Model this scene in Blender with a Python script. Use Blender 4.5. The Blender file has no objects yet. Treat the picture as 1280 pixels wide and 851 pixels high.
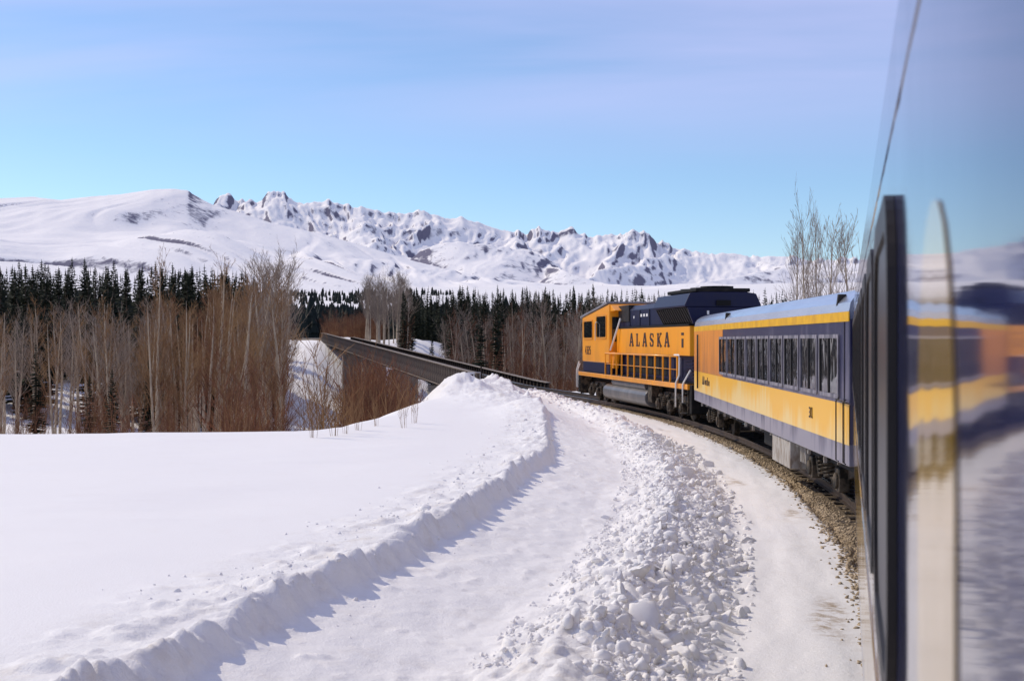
import bpy, math, random
import numpy as np
from mathutils import Vector, Matrix
random.seed(7); RNG = np.random.default_rng(11)
scene = bpy.context.scene
C = scene.collection
R = math.radians

# ------------------------------------------------------------------ camera
F = 1600.0; HY = 425.5; CAMZ = 3.05            # focal length in pixels of a 1280 wide frame, eye height above the rail
cd = bpy.data.cameras.new("camera"); cam = bpy.data.objects.new("camera", cd); C.objects.link(cam)
cd.sensor_width = 36.0; cd.lens = 36.0 * F / 1280.0
cd.clip_start = 0.02; cd.clip_end = 40000
cam.location = (0, 0, CAMZ); cam.rotation_euler = (R(90), 0, 0)
cd.dof.use_dof = True; cd.dof.focus_distance = 45.0; cd.dof.aperture_fstop = 5.6
scene.camera = cam

# ------------------------------------------------------------------ light
SUN_AZ, SUN_EL = -57.0, 40.0                    # clockwise from the view direction, above the horizon
tosun = Vector((math.sin(R(SUN_AZ)) * math.cos(R(SUN_EL)), math.cos(R(SUN_AZ)) * math.cos(R(SUN_EL)), math.sin(R(SUN_EL))))
sd = bpy.data.lights.new("sun", 'SUN'); sd.energy = 2.85; sd.angle = R(0.5); sd.color = (1.0, 0.89, 0.72)
so = bpy.data.objects.new("sun", sd); C.objects.link(so)
so.rotation_euler = (-tosun).to_track_quat('-Z', 'Y').to_euler()
world = bpy.data.worlds.new("World"); scene.world = world; world.use_nodes = True
wt = world.node_tree; wn = wt.nodes; wl = wt.links; wn.clear()
wo = wn.new('ShaderNodeOutputWorld'); bg = wn.new('ShaderNodeBackground')
sky = wn.new('ShaderNodeTexSky'); sky.sky_type = 'NISHITA'; sky.sun_disc = False
sky.sun_elevation = R(SUN_EL); sky.sun_rotation = R(SUN_AZ); sky.altitude = 300
sky.air_density = 0.9; sky.dust_density = 0.15; sky.ozone_density = 5.0
bg.inputs['Strength'].default_value = 0.138
tc = wn.new('ShaderNodeTexCoord'); sx = wn.new('ShaderNodeSeparateXYZ'); wl.new(tc.outputs['Generated'], sx.inputs[0])
zz = wn.new('ShaderNodeMath'); zz.operation = 'MAXIMUM'; zz.inputs[1].default_value = 0.02; wl.new(sx.outputs['Z'], zz.inputs[0])
za = wn.new('ShaderNodeMath'); za.operation = 'ADD'; za.inputs[1].default_value = 0.12; wl.new(zz.outputs[0], za.inputs[0])
dx_ = wn.new('ShaderNodeMath'); dx_.operation = 'DIVIDE'; wl.new(sx.outputs['X'], dx_.inputs[0]); wl.new(za.outputs[0], dx_.inputs[1])
dy_ = wn.new('ShaderNodeMath'); dy_.operation = 'DIVIDE'; wl.new(sx.outputs['Y'], dy_.inputs[0]); wl.new(za.outputs[0], dy_.inputs[1])
cx_ = wn.new('ShaderNodeCombineXYZ'); wl.new(dx_.outputs[0], cx_.inputs[0]); wl.new(dy_.outputs[0], cx_.inputs[1])
mp = wn.new('ShaderNodeMapping'); mp.inputs['Rotation'].default_value = (0, 0, R(8)); mp.inputs['Scale'].default_value = (0.32, 0.75, 1)
mp.inputs['Location'].default_value = (1.3, 0.35, 0)
wl.new(cx_.outputs[0], mp.inputs[0])
nz = wn.new('ShaderNodeTexNoise'); nz.inputs['Scale'].default_value = 1.1; nz.inputs['Detail'].default_value = 5; nz.inputs['Roughness'].default_value = 0.5
nz.inputs['Distortion'].default_value = 0.6
wl.new(mp.outputs[0], nz.inputs['Vector'])
rp = wn.new('ShaderNodeMapRange'); rp.inputs['From Min'].default_value = 0.36; rp.inputs['From Max'].default_value = 0.68
rp.inputs['To Min'].default_value = 0.05; rp.inputs['To Max'].default_value = 0.75; wl.new(nz.outputs['Fac'], rp.inputs['Value'])
# thin cirrus lies in a high sheet, so it thins out towards the horizon
hz = wn.new('ShaderNodeMapRange'); hz.interpolation_type = 'SMOOTHSTEP'; hz.inputs['From Min'].default_value = 0.10; hz.inputs['From Max'].default_value = 0.26
wl.new(sx.outputs['Z'], hz.inputs['Value'])
mm = wn.new('ShaderNodeMath'); mm.operation = 'MULTIPLY'; wl.new(rp.outputs[0], mm.inputs[0]); wl.new(hz.outputs[0], mm.inputs[1])
mx = wn.new('ShaderNodeMix'); mx.data_type = 'RGBA'; mx.inputs[7].default_value = (5.2, 5.1, 7.9, 1)
wl.new(mm.outputs[0], mx.inputs[0]); wl.new(sky.outputs[0], mx.inputs[6]); wl.new(mx.outputs[2], bg.inputs['Color']); wl.new(bg.outputs[0], wo.inputs[0])
vs = scene.view_settings; vs.view_transform = 'Standard'; vs.look = 'None'; vs.gamma = 1; vs.use_curve_mapping = False
vs.exposure = 0.0

# ------------------------------------------------------------------ numeric helpers
def _h(ix, iy, seed):
    n = (ix.astype(np.int64) * 374761393 + iy.astype(np.int64) * 668265263 + seed * 974711) & 0xffffffff
    n = ((n ^ (n >> 13)) * 1274126177) & 0xffffffff
    return ((n ^ (n >> 16)) & 0xffffff) / float(0xffffff)
def vnoise(x, y, seed=0):
    x = np.asarray(x, float); y = np.asarray(y, float)
    ix = np.floor(x); iy = np.floor(y); fx = x - ix; fy = y - iy
    fx = fx * fx * fx * (fx * (fx * 6 - 15) + 10); fy = fy * fy * fy * (fy * (fy * 6 - 15) + 10)
    a = _h(ix, iy, seed); b = _h(ix + 1, iy, seed); c = _h(ix, iy + 1, seed); d = _h(ix + 1, iy + 1, seed)
    return (a * (1 - fx) + b * fx) * (1 - fy) + (c * (1 - fx) + d * fx) * fy * 1.0
def fbm(x, y, o=4, seed=0, gain=0.5):
    s = 0; a = 1; t = 0
    for i in range(o):
        s = s + a * (vnoise(x, y, seed + i * 17) * 2 - 1); t += a; a *= gain
        x, y = x * 1.62 - y * 1.18 + 3.1, x * 1.18 + y * 1.62 - 1.7
    return s / t
def ridged(x, y, o=5, seed=0):
    s = 0; a = 1; t = 0
    for i in range(o):
        s = s + a * (1 - np.abs(vnoise(x, y, seed + i * 17) * 2 - 1) * 1.0); t += a; a *= 0.5
        x, y = x * 1.62 - y * 1.18 + 3.1, x * 1.18 + y * 1.62 - 1.7
    return s / t
def cells(x, y, seed=0):
    """blocky bumps: height of the nearest scattered lump"""
    ix = np.floor(x); iy = np.floor(y); best = np.zeros_like(x)
    for dx in (-1, 0, 1):
        for dy in (-1, 0, 1):
            cx = ix + dx; cy = iy + dy; px = cx + _h(cx, cy, seed); py = cy + _h(cx, cy, seed + 1); r = .45 + .5 * _h(cx, cy, seed + 2); a = _h(cx, cy, seed + 3) * 3.14
            u = (x - px) * np.cos(a) + (y - py) * np.sin(a); v = -(x - px) * np.sin(a) + (y - py) * np.cos(a)
            best = np.maximum(best, np.clip((r - np.maximum(np.abs(u) * .8, np.abs(v) * 1.2) ) * 3.0, 0, 1) * r * (.4 + .6 * _h(cx, cy, seed + 4)))
    return best
def sstep(a, b, v):
    t = np.clip((v - a) / (b - a), 0, 1); return t * t * (3 - 2 * t)
rnd = random.uniform

# ------------------------------------------------------------------ the line of the track (plan curve and grade)
DS = 0.25; S = np.arange(-60, 420, DS)
def heading(s):
    s = np.asarray(s, float)
    return np.where(s < 25.2, 14.7 - .51 * s, np.where(s < 49, 1.85 - .425 * (s - 25.2), np.maximum(-13.0, -8.26 - .41 * (s - 49))))
_t = np.radians(heading(S + DS / 2))
TX = np.concatenate([[0], np.cumsum(np.sin(_t) * DS)[:-1]]); TY = np.concatenate([[0], np.cumsum(np.cos(_t) * DS)[:-1]])
def tp(s): return np.array([np.interp(s, S, TX), np.interp(s, S, TY)])
def pose(sm, h):
    a = tp(sm - h); b = tp(sm + h); d = (b - a) / np.linalg.norm(b - a); return (a + b) / 2, d
SIDE = 1.52
_m, _d = pose(0, 8.8); _r = np.array([_d[1], -_d[0]])
_c = _m - _d * 9.6 - _r * (SIDE + 0.09)
TX = TX - _c[0]; TY = TY - _c[1]
def grade(s):
    s = np.asarray(s, float); t = np.clip(s - 76, 0, None)
    g = .0272 * np.where(t < 10, t * t / 20, t - 5)
    return np.minimum(g, 3.45 + 0.002 * np.clip(s - 200, 0, None))
def track(s, n=0.0, z=0.0):
    """point at distance s along the line, n metres to its left, z above the rail head"""
    p = tp(s); a = np.radians(float(heading(s)))
    return Vector((p[0] - n * math.cos(a), p[1] + n * math.sin(a), float(grade(s)) + z))
def track_xy(s, n):
    a = np.radians(heading(s)); return np.interp(s, S, TX) - n * np.cos(a), np.interp(s, S, TY) + n * np.sin(a)
def to_sn(x, y):
    x = np.asarray(x, float).ravel(); y = np.asarray(y, float).ravel(); so_ = np.empty(len(x)); no_ = np.empty(len(x))
    hh = np.radians(heading(S))
    for i in range(0, len(x), 4000):
        xs = x[i:i + 4000]; ys = y[i:i + 4000]
        k = np.argmin((xs[:, None] - TX[None, ::4]) ** 2 + (ys[:, None] - TY[None, ::4]) ** 2, axis=1) * 4
        so_[i:i + 4000] = S[k]; a = hh[k]
        no_[i:i + 4000] = -((xs - TX[k]) * np.cos(a) - (ys - TY[k]) * np.sin(a))
    return so_, no_

# ------------------------------------------------------------------ materials
def mat(name):
    m = bpy.data.materials.new(name); m.use_nodes = True
    return m, m.node_tree.nodes, m.node_tree.links, m.node_tree.nodes['Principled BSDF']
def N(nodes, t, **k):
    n = nodes.new(t)
    for a, v in k.items():
        if a in n.inputs: n.inputs[a].default_value = v
        else: setattr(n, a, v)
    return n
def noise_fac(nd, ln, scale, stretch=(1, 1, 1), detail=5, lo=.4, hi=.6, rough=.6, coord='Object', distort=0.0):
    t = nd.new('ShaderNodeTexCoord'); m = nd.new('ShaderNodeMapping'); m.inputs['Scale'].default_value = stretch
    ln.new(t.outputs[coord], m.inputs[0]); n = nd.new('ShaderNodeTexNoise'); n.inputs['Scale'].default_value = scale
    n.inputs['Detail'].default_value = detail; n.inputs['Roughness'].default_value = rough; n.inputs['Distortion'].default_value = distort
    ln.new(m.outputs[0], n.inputs['Vector']); r = nd.new('ShaderNodeMapRange')
    r.inputs['From Min'].default_value = lo; r.inputs['From Max'].default_value = hi; ln.new(n.outputs['Fac'], r.inputs['Value'])
    return r.outputs[0], n.outputs['Fac']
def mixc(nd, ln, fac, a, b):
    m = nd.new('ShaderNodeMix'); m.data_type = 'RGBA'
    for sock, v in ((m.inputs[6], a), (m.inputs[7], b)):
        if isinstance(v, tuple): sock.default_value = (*v, 1)
        else: ln.new(v, sock)
    if isinstance(fac, float): m.inputs[0].default_value = fac
    else: ln.new(fac, m.inputs[0])
    return m.outputs[2]
def bump(nd, ln, b, h, strength=.3, dist=.05):
    n = nd.new('ShaderNodeBump'); n.inputs['Strength'].default_value = strength; n.inputs['Distance'].default_value = dist
    ln.new(h, n.inputs['Height']); ln.new(n.outputs[0], b.inputs['Normal'])
def simple(name, col, rough=.6, metal=0.0,  col2=None, scale=6.0, stretch=(1, 1, 1), coat=0.0, bmp=0.0, lo=.4, hi=.62, ior=None):
    m, nd, ln, b = mat(name); b.inputs['Roughness'].default_value = rough; b.inputs['Metallic'].default_value = metal
    b.inputs['Base Color'].default_value = (*col, 1); b.inputs['Coat Weight'].default_value = coat; b.inputs['Coat Roughness'].default_value = .05
    if ior: b.inputs['IOR'].default_value = ior
    elif metal == 0: b.inputs['Specular IOR Level'].default_value = .22
    if col2:
        f, h = noise_fac(nd, ln, scale, stretch, lo=lo, hi=hi); ln.new(mixc(nd, ln, f, col, col2), b.inputs['Base Color'])
        if bmp: bump(nd, ln, b, h, bmp, .03)
    return m
M = {}
def snow_material(name, dirt=.0, fine=14.0):
    m, nd, ln, b = mat(name); b.inputs['Roughness'].default_value = .75
    b.inputs['Specular IOR Level'].default_value = .25
    f, h = noise_fac(nd, ln, 1.3, detail=7, lo=.55, hi=.78)
    c = mixc(nd, ln, f, (.875, .845, .80), (.80, .765, .72))
    if dirt:
        f2, _ = noise_fac(nd, ln, 3.1, detail=8, lo=.60, hi=.80, rough=.7)
        mu = nd.new('ShaderNodeMath'); mu.operation = 'MULTIPLY'; mu.inputs[1].default_value = dirt; ln.new(f2, mu.inputs[0])
        c = mixc(nd, ln, mu.outputs[0], c, (.42, .36, .29))
    ln.new(c, b.inputs['Base Color'])
    _, h2 = noise_fac(nd, ln, fine, detail=9, rough=.68)
    bump(nd, ln, b, h2, .35, .05)
    return m
M['snow'] = snow_material('packed_snow')
M['chunk'] = snow_material('snow_chunks', .18, 22.0)
def snow_ground_material():
    m, nd, ln, b = mat('ploughed_snow'); b.inputs['Roughness'].default_value = .7; b.inputs['Specular IOR Level'].default_value = .25
    at = nd.new('ShaderNodeAttribute'); at.attribute_name = 'rough_zone'      # 1 where the plough broke the crust
    ad = nd.new('ShaderNodeAttribute'); ad.attribute_name = 'dirt_zone'
    f, h = noise_fac(nd, ln, 2.2, detail=8, lo=.52, hi=.74, rough=.65)
    mu = nd.new('ShaderNodeMath'); mu.operation = 'MULTIPLY'; ln.new(f, mu.inputs[0]); ln.new(at.outputs['Fac'], mu.inputs[1])
    c = mixc(nd, ln, mu.outputs[0], (.875, .845, .80), (.74, .68, .60))
    f3, _ = noise_fac(nd, ln, 5.0, detail=8, lo=.45, hi=.62, rough=.7)
    mu3 = nd.new('ShaderNodeMath'); mu3.operation = 'MULTIPLY'; ln.new(f3, mu3.inputs[0]); ln.new(ad.outputs['Fac'], mu3.inputs[1])
    c = mixc(nd, ln, mu3.outputs[0], c, (.44, .34, .23)); ln.new(c, b.inputs['Base Color'])
    _, h2 = noise_fac(nd, ln, 9.0, detail=10, rough=.7)
    _, h3 = noise_fac(nd, ln, 45.0, detail=4, rough=.6)
    m1 = nd.new('ShaderNodeMath'); m1.operation = 'MULTIPLY_ADD'; ln.new(h2, m1.inputs[0]); ln.new(at.outputs['Fac'], m1.inputs[1])
    m2 = nd.new('ShaderNodeMath'); m2.operation = 'MULTIPLY'; m2.inputs[1].default_value = .12; ln.new(h3, m2.inputs[0]); ln.new(m2.outputs[0], m1.inputs[2])
    bump(nd, ln, b, m1.outputs[0], .5, .09)
    return m
M['ground'] = snow_ground_material()
def mountain_material(name, rock_lo, rock_hi, amount):
    m, nd, ln, b = mat(name); b.inputs['Roughness'].default_value = .9; b.inputs['Specular IOR Level'].default_value = .1
    g = nd.new('ShaderNodeNewGeometry'); s = nd.new('ShaderNodeSeparateXYZ'); ln.new(g.outputs['Normal'], s.inputs[0])
    f, h = noise_fac(nd, ln, .026, (1, 1, .28), detail=7, rough=.68, lo=0, hi=1, distort=.6)
    su = nd.new('ShaderNodeMath'); su.operation = 'MULTIPLY_ADD'; su.inputs[1].default_value = amount; ln.new(f, su.inputs[0])
    iv = nd.new('ShaderNodeMath'); iv.operation = 'SUBTRACT'; iv.inputs[0].default_value = 1.0; ln.new(s.outputs['Z'], iv.inputs[1]); i2 = nd.new('ShaderNodeMath'); i2.operation = 'MULTIPLY'; i2.inputs[1].default_value = 1.8; ln.new(iv.outputs[0], i2.inputs[0]); ln.new(i2.outputs[0], su.inputs[2])
    r = nd.new('ShaderNodeMapRange'); r.inputs['From Min'].default_value = rock_lo; r.inputs['From Max'].default_value = rock_hi; ln.new(su.outputs[0], r.inputs['Value'])
    ln.new(mixc(nd, ln, r.outputs[0], (.90, .87, .83), (.17, .16, .21)), b.inputs['Base Color'])
    bump(nd, ln, b, h, .25, 20.0)
    return m

# ------------------------------------------------------------------ mesh helpers
def new_mesh(name, v, f, smooth=False):
    me = bpy.data.meshes.new(name); v = np.asarray(v, np.float32)
    if isinstance(f, np.ndarray):
        k = f.shape[1]; nf = len(f)
        me.vertices.add(len(v)); me.vertices.foreach_set('co', v.ravel())
        me.loops.add(nf * k); me.loops.foreach_set('vertex_index', f.astype(np.int32).ravel())
        me.polygons.add(nf); me.polygons.foreach_set('loop_start', np.arange(0, nf * k, k, dtype=np.int32))
        me.update(calc_edges=True)
    else:
        me.from_pydata([tuple(map(float, p)) for p in v], [], f); me.update()
    if smooth: me.polygons.foreach_set('use_smooth', np.ones(len(me.polygons), bool))
    me.validate(); return me
def link(name, me, m=None, parent=None):
    o = bpy.data.objects.new(name, me); C.objects.link(o)
    if m is not None and me is not None and not me.materials: me.materials.append(m)
    if parent is not None: o.parent = parent
    return o
def tag(o, label=None, cat=None, group=None, kind=None):
    if label: o['label'] = label
    if cat: o['category'] = cat
    if group: o['group'] = group
    if kind: o['kind'] = kind
    return o
def thing(name, label, cat, loc=(0, 0, 0), rz=0.0, group=None):
    o = bpy.data.objects.new(name, None); C.objects.link(o); o.empty_display_size = .2
    o.location = loc; o.rotation_euler = (0, 0, rz); return tag(o, label, cat, group)
def grid_faces(nr, nc):
    i = np.arange(nr - 1)[:, None] * nc + np.arange(nc - 1)[None, :]
    return np.stack([i, i + 1, i + nc + 1, i + nc], -1).reshape(-1, 4)

class MB:
    def __init__(s): s.v = []; s.f = []
    def add(s, v, f):
        o = len(s.v); s.v += [tuple(p) for p in v]; s.f += [tuple(i + o for i in q) for q in f]; return s
    def box(s, x0, x1, y0, y1, z0, z1):
        return s.add([(x, y, z) for z in (z0, z1) for y in (y0, y1) for x in (x0, x1)],
                     [(0, 2, 3, 1), (4, 5, 7, 6), (0, 1, 5, 4), (2, 6, 7, 3), (0, 4, 6, 2), (1, 3, 7, 5)])
    def prism_x(s, prof, x0, x1):          # prof: (y, z) outline
        n = len(prof)
        return s.add([(x0, y, z) for y, z in prof] + [(x1, y, z) for y, z in prof],
                     [tuple(range(n))[::-1], tuple(range(n, 2 * n))] + [(i, (i + 1) % n, n + (i + 1) % n, n + i) for i in range(n)])
    def prism_y(s, prof, y0, y1):          # prof: (x, z) outline
        n = len(prof)
        return s.add([(x, y0, z) for x, z in prof] + [(x, y1, z) for x, z in prof],
                     [tuple(range(n)), tuple(range(n, 2 * n))[::-1]] + [(i, n + i, n + (i + 1) % n, (i + 1) % n) for i in range(n)])
    def cyl_y(s, cx, cz, r, y0, y1, n=20):
        return s.prism_y([(cx + r * math.cos(2 * math.pi * i / n), cz + r * math.sin(2 * math.pi * i / n)) for i in range(n)], y0, y1)
    def cyl_x(s, cy, cz, r, x0, x1, n=20):
        return s.prism_x([(cy + r * math.cos(2 * math.pi * i / n), cz + r * math.sin(2 * math.pi * i / n)) for i in range(n)], x0, x1)
    def tube(s, pts, rad, n=6, caps=True):
        pts = [Vector(p) for p in pts]; rad = rad if isinstance(rad, (list, tuple)) else [rad] * len(pts)
        o = len(s.v)
        for i, p in enumerate(pts):
            d = (pts[min(i + 1, len(pts) - 1)] - pts[max(i - 1, 0)]).normalized()
            u = d.cross(Vector((0, 0, 1)) if abs(d.z) < .9 else Vector((1, 0, 0))).normalized(); w = d.cross(u)
            for k in range(n):
                a = 2 * math.pi * k / n; q = p + (u * math.cos(a) + w * math.sin(a)) * rad[i]; s.v.append(tuple(q))
        for i in range(len(pts) - 1):
            for k in range(n):
                a = o + i * n + k; b = o + i * n + (k + 1) % n; s.f.append((a, b, b + n, a + n))
        if caps: s.f.append(tuple(range(o + n - 1, o - 1, -1))); s.f.append(tuple(range(o + (len(pts) - 1) * n, o + len(pts) * n)))
        return s
    def build(s, name, m, parent=None, bevel=0.0, smooth=False, kind=None, label=None):
        o = link(name, new_mesh(name, s.v, s.f, smooth), m, parent)
        if bevel:
            b = o.modifiers.new('bevel', 'BEVEL'); b.width = bevel; b.segments = 2; b.limit_method = 'ANGLE'; b.angle_limit = R(40)
        if kind: o['kind'] = kind
        if label: o['label'] = label
        return o
# ------------------------------------------------------------------ snow bench beside the line: one curvilinear sheet
PN = [-60, -14, -8, -4.2, -3.2, -2.2, -1.9, 1.30, 1.52, 3.05, 3.3, 4.15, 4.40, 5.0, 5.4, 6.78, 6.82, 6.98, 7.12, 7.9, 9.8, 90]
PZ = [-6, -4.0, -1.5, -.25, -.15, -.2, -.5, -.42, -.13, -.10, -.03, .34, .35, .19, .21, .45, .485, .69, .72, .67, .69, .71]
def bench_parts(x, y, s, n):
    # the ploughed cut wanders a little
    wob = (fbm(s * .16, 0 * s, 3, 5) * .28 + fbm(s * .9, 0 * s + 3, 2, 6) * .07 + fbm(s * 3.1, 0 * s + 9, 2, 8) * .05) * sstep(3.3, 5.0, n) * (1 - sstep(8, 11, n))
    far = sstep(42, 62, s)
    nn = n + wob + far * .9 * sstep(1.9, 3.2, n) * (1 - sstep(6, 9, n))
    edge = fbm(s * 1.2, s * 0, 3, 21) * .16 * sstep(1.0, 1.4, n) * (1 - sstep(2.0, 2.6, n))
    z = np.interp(nn + edge, PN, PZ)
    cut = np.exp(-((nn - 6.95) / .16) ** 2)                              # the broken face of the snow wall
    wall = fbm(s * .45, s * 0, 3, 14) * .10 * sstep(6.8, 7.0, nn) * (1 - sstep(7.2, 8.2, nn))
    flute = fbm(s * 5.2 + nn * 2.0, nn * 1.3, 4, 31)
    z = z + wall + cut * flute * .20 + cut * np.clip(fbm(s * 2.2, nn * 2.2, 3, 33), 0, 1) * .10 + cut * (cells(s / .26, nn / .4, 35) - .25) * .13
    crumb = sstep(7.0, 7.2, nn) * (1 - sstep(7.4, 8.7, nn))
    z = z + crumb * (np.clip(fbm(s * 2.6, n * 2.6, 4, 41), 0, 1) * .12 - .02)
    trench = sstep(4.9, 5.4, nn) * (1 - sstep(6.7, 6.85, nn))
    z = z + trench * (fbm(s * 1.1, n * 2.4, 4, 51) * .035 + np.clip(fbm(s * 5, n * 5, 3, 52) - .35, 0, 1) * .07)
    berm = sstep(3.1, 3.5, nn) * (1 - sstep(4.7, 5.3, nn))
    z = z + berm * (fbm(s * .55, n * .8, 2, 61) * .10 + fbm(s * 1.7, n * 1.7, 3, 62) * .09 + cells(s / .30, n / .30, 63) * .11 + cells(s / .14 + .3, n / .14, 68) * .055 - .06)
    strip = sstep(1.6, 1.9, n) * (1 - sstep(2.9, 3.3, n))
    z = z + strip * fbm(s * .5, n * 3.0, 4, 71) * .025
    # drifted heaps by the end of the bench
    heap = 0
    for hs, hn, rs, rn, a in ((47, 9.4, 2.6, 1.3, .62), (41, 8.3, 4.0, 1.5, .42), (52, 7.6, 5.0, 1.5, .52), (34, 7.3, 4.5, 1.1, .22), (57, 5.6, 4.5, 1.0, .42), (62, 8.0, 6, 2.0, .35)):
        heap = heap + a * np.exp(-((s - hs) / rs) ** 2 - ((n - hn) / rn) ** 2)
    z = z + heap * (1 + .55 * fbm(s * .8, n * .8, 5, 81)) + np.clip(heap, 0, 1) * (np.clip(fbm(s * 2.1, n * 2.1, 4, 82), -.3, 1) * .26 + cells(s / .55, n / .55, 84) * .20)
    flat = sstep(8.5, 11, n)
    z = z + flat * (fbm(x * .09, y * .13, 3, 91) * .12 + fbm(x * .5, y * 1.3, 3, 92) * .022)
    rough = np.clip(cut + crumb * .9 + trench * .35 + berm * .9 + np.clip(heap * 1.6, 0, 1) + .10 + strip * .25, 0, 1)
    dirt = np.exp(-((n - 1.5 + edge) / .16) ** 2) * .8 + strip * np.clip(fbm(s * .35, n * 2, 3, 101) - .22, 0, 1) * 2.2
    return z, rough, np.clip(dirt, 0, 1)
EX = [-90, -5.4, -4.3, -3.5, -3.0, -1.4, .6, 3.0]; EY = [32.4, 33.0, 35.2, 41, 48, 60, 76, 96]
def bench(x, y, s, n):
    z, rough, dirt = bench_parts(x, y, s, n)
    ye = np.interp(x, EX, EY) + fbm(x * .35, x * 0, 3, 111) * .5; xe = np.interp(y, EY, EX)
    out = np.minimum(np.clip(y - ye, 0, None), np.clip(xe - x, 0, None) + np.where(y < 31.8, -99, 0)); out = np.clip(out, 0, None)
    z = z + (-5.2 - z) * sstep(0, 11, out) - sstep(0, 1.2, out) * .12
    endd = sstep(73, 83, s); z = z + (-8.0 - z) * endd * sstep(1.9, 3.0, np.abs(n))
    back = sstep(-12, -24, s); z = z + 0 * back
    return z, rough, dirt
def col_steps():
    a = [-60, -40, -28, -20, -15, -11, -8, -6, -5, -4.2, -3.6, -3.2, -2.7, -2.3, -1.9, -1.5, 0, 1.3]
    a += list(np.arange(1.35, 3.0, .06)) + list(np.arange(3.0, 5.3, .03)) + list(np.arange(5.3, 9.8, .04)); v = 9.8; d = .05
    while v < 75: a.append(v); v += d; d *= 1.07
    return np.array(a)
def row_steps():
    a = list(np.arange(-40, -6, 2.0)); v = -6.0
    while v < 99: a.append(v); v += min(.036 + .0044 * max(v, 0), .5)
    return np.array(a)
ns = col_steps(); ss = row_steps()
SS, NN = np.meshgrid(ss, ns, indexing='ij'); gx, gy = track_xy(SS, NN)
gz, grough, gdirt = bench(gx, gy, SS, NN)
me = new_mesh('snow_bench', np.stack([gx, gy, gz], -1).reshape(-1, 3), grid_faces(len(ss), len(ns))[:, ::-1].copy(), True)
for nm, dat in (('rough_zone', grough), ('dirt_zone', gdirt)):
    at = me.attributes.new(nm, 'FLOAT', 'POINT'); at.data.foreach_set('value', np.asarray(dat, np.float32).ravel())
snow_bench = tag(link('snow_bench', me, M['ground']), 'ploughed snow bank with a cut wall and trench beside the railway', 'snow bank', kind='structure')
def bench_z(s, n):
    x, y = track_xy(np.array([s], float), np.array([n], float)); return float(bench(x, y, np.array([s], float), np.array([n], float))[0][0])

# ------------------------------------------------------------------ valley floor out to the foot of the mountains
def valley_z(x, y):
    x = np.asarray(x, float); y = np.asarray(y, float); shp = x.shape; r = np.hypot(x, y)
    z = -3.9 + fbm(x * .02, y * .02, 4, 201) * 1.3 + 205 * np.clip((r - 260) / 4500, 0, None) ** 1.15 + fbm(x * .0013, y * .0013, 4, 202) * 18 * sstep(500, 1800, r)
    s, n = to_sn(x, y); s = s.reshape(shp); n = n.reshape(shp)
    rav = sstep(82, 112, s) * (1 - sstep(185, 208, s)); z = z - rav * 4.5 * np.exp(-(n / 45) ** 2)
    fill = sstep(186, 208, s) * (1 - sstep(380, 410, s)); an = np.abs(n + 0)
    emb = grade(s) - .55 - np.clip(an - 4.5, 0, None) * .42 + fbm(x * .12, y * .12, 3, 203) * .7 * sstep(4, 9, an)
    z = np.where(fill > 0, np.maximum(z, z + (emb - z) * fill * (emb > z)), z)
    near = 1 - sstep(60, 100, s); z = z - near * 1.4 * np.exp(-(n / 22) ** 2) - (r < 24) * 3.5
    z = z + 5.2 * sstep(78, 138, y) * sstep(9, 30, n) * (1 - .5 * sstep(260, 420, r)) * (s > 30)          # rising ground under the spruce stand
    # low knoll beyond the bridge
    z = z + 7.0 * np.exp(-(((x + 18) / 11) ** 2 + ((y - 262) / 20) ** 2))
    return z
ang = np.radians(np.concatenate([np.arange(-180, -34, 4.0), np.arange(-34, 34, .3), np.arange(34, 180.1, 4.0)]))
rad = np.concatenate([[0.5, 8, 16, 24, 32], np.geomspace(38, 5200, 150)])
AA, RR = np.meshgrid(ang, rad, indexing='ij'); vx = RR * np.sin(AA); vy = RR * np.cos(AA)
vz = valley_z(vx, vy)
tag(link('valley_ground', new_mesh('valley_ground', np.stack([vx, vy, vz], -1).reshape(-1, 3), grid_faces(len(ang), len(rad)).copy(), True), M['snow']), 'snow covered valley floor below the railway', 'ground', kind='structure')
def vz1(x, y): return float(valley_z(np.array([x]), np.array([y]))[0])

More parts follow.
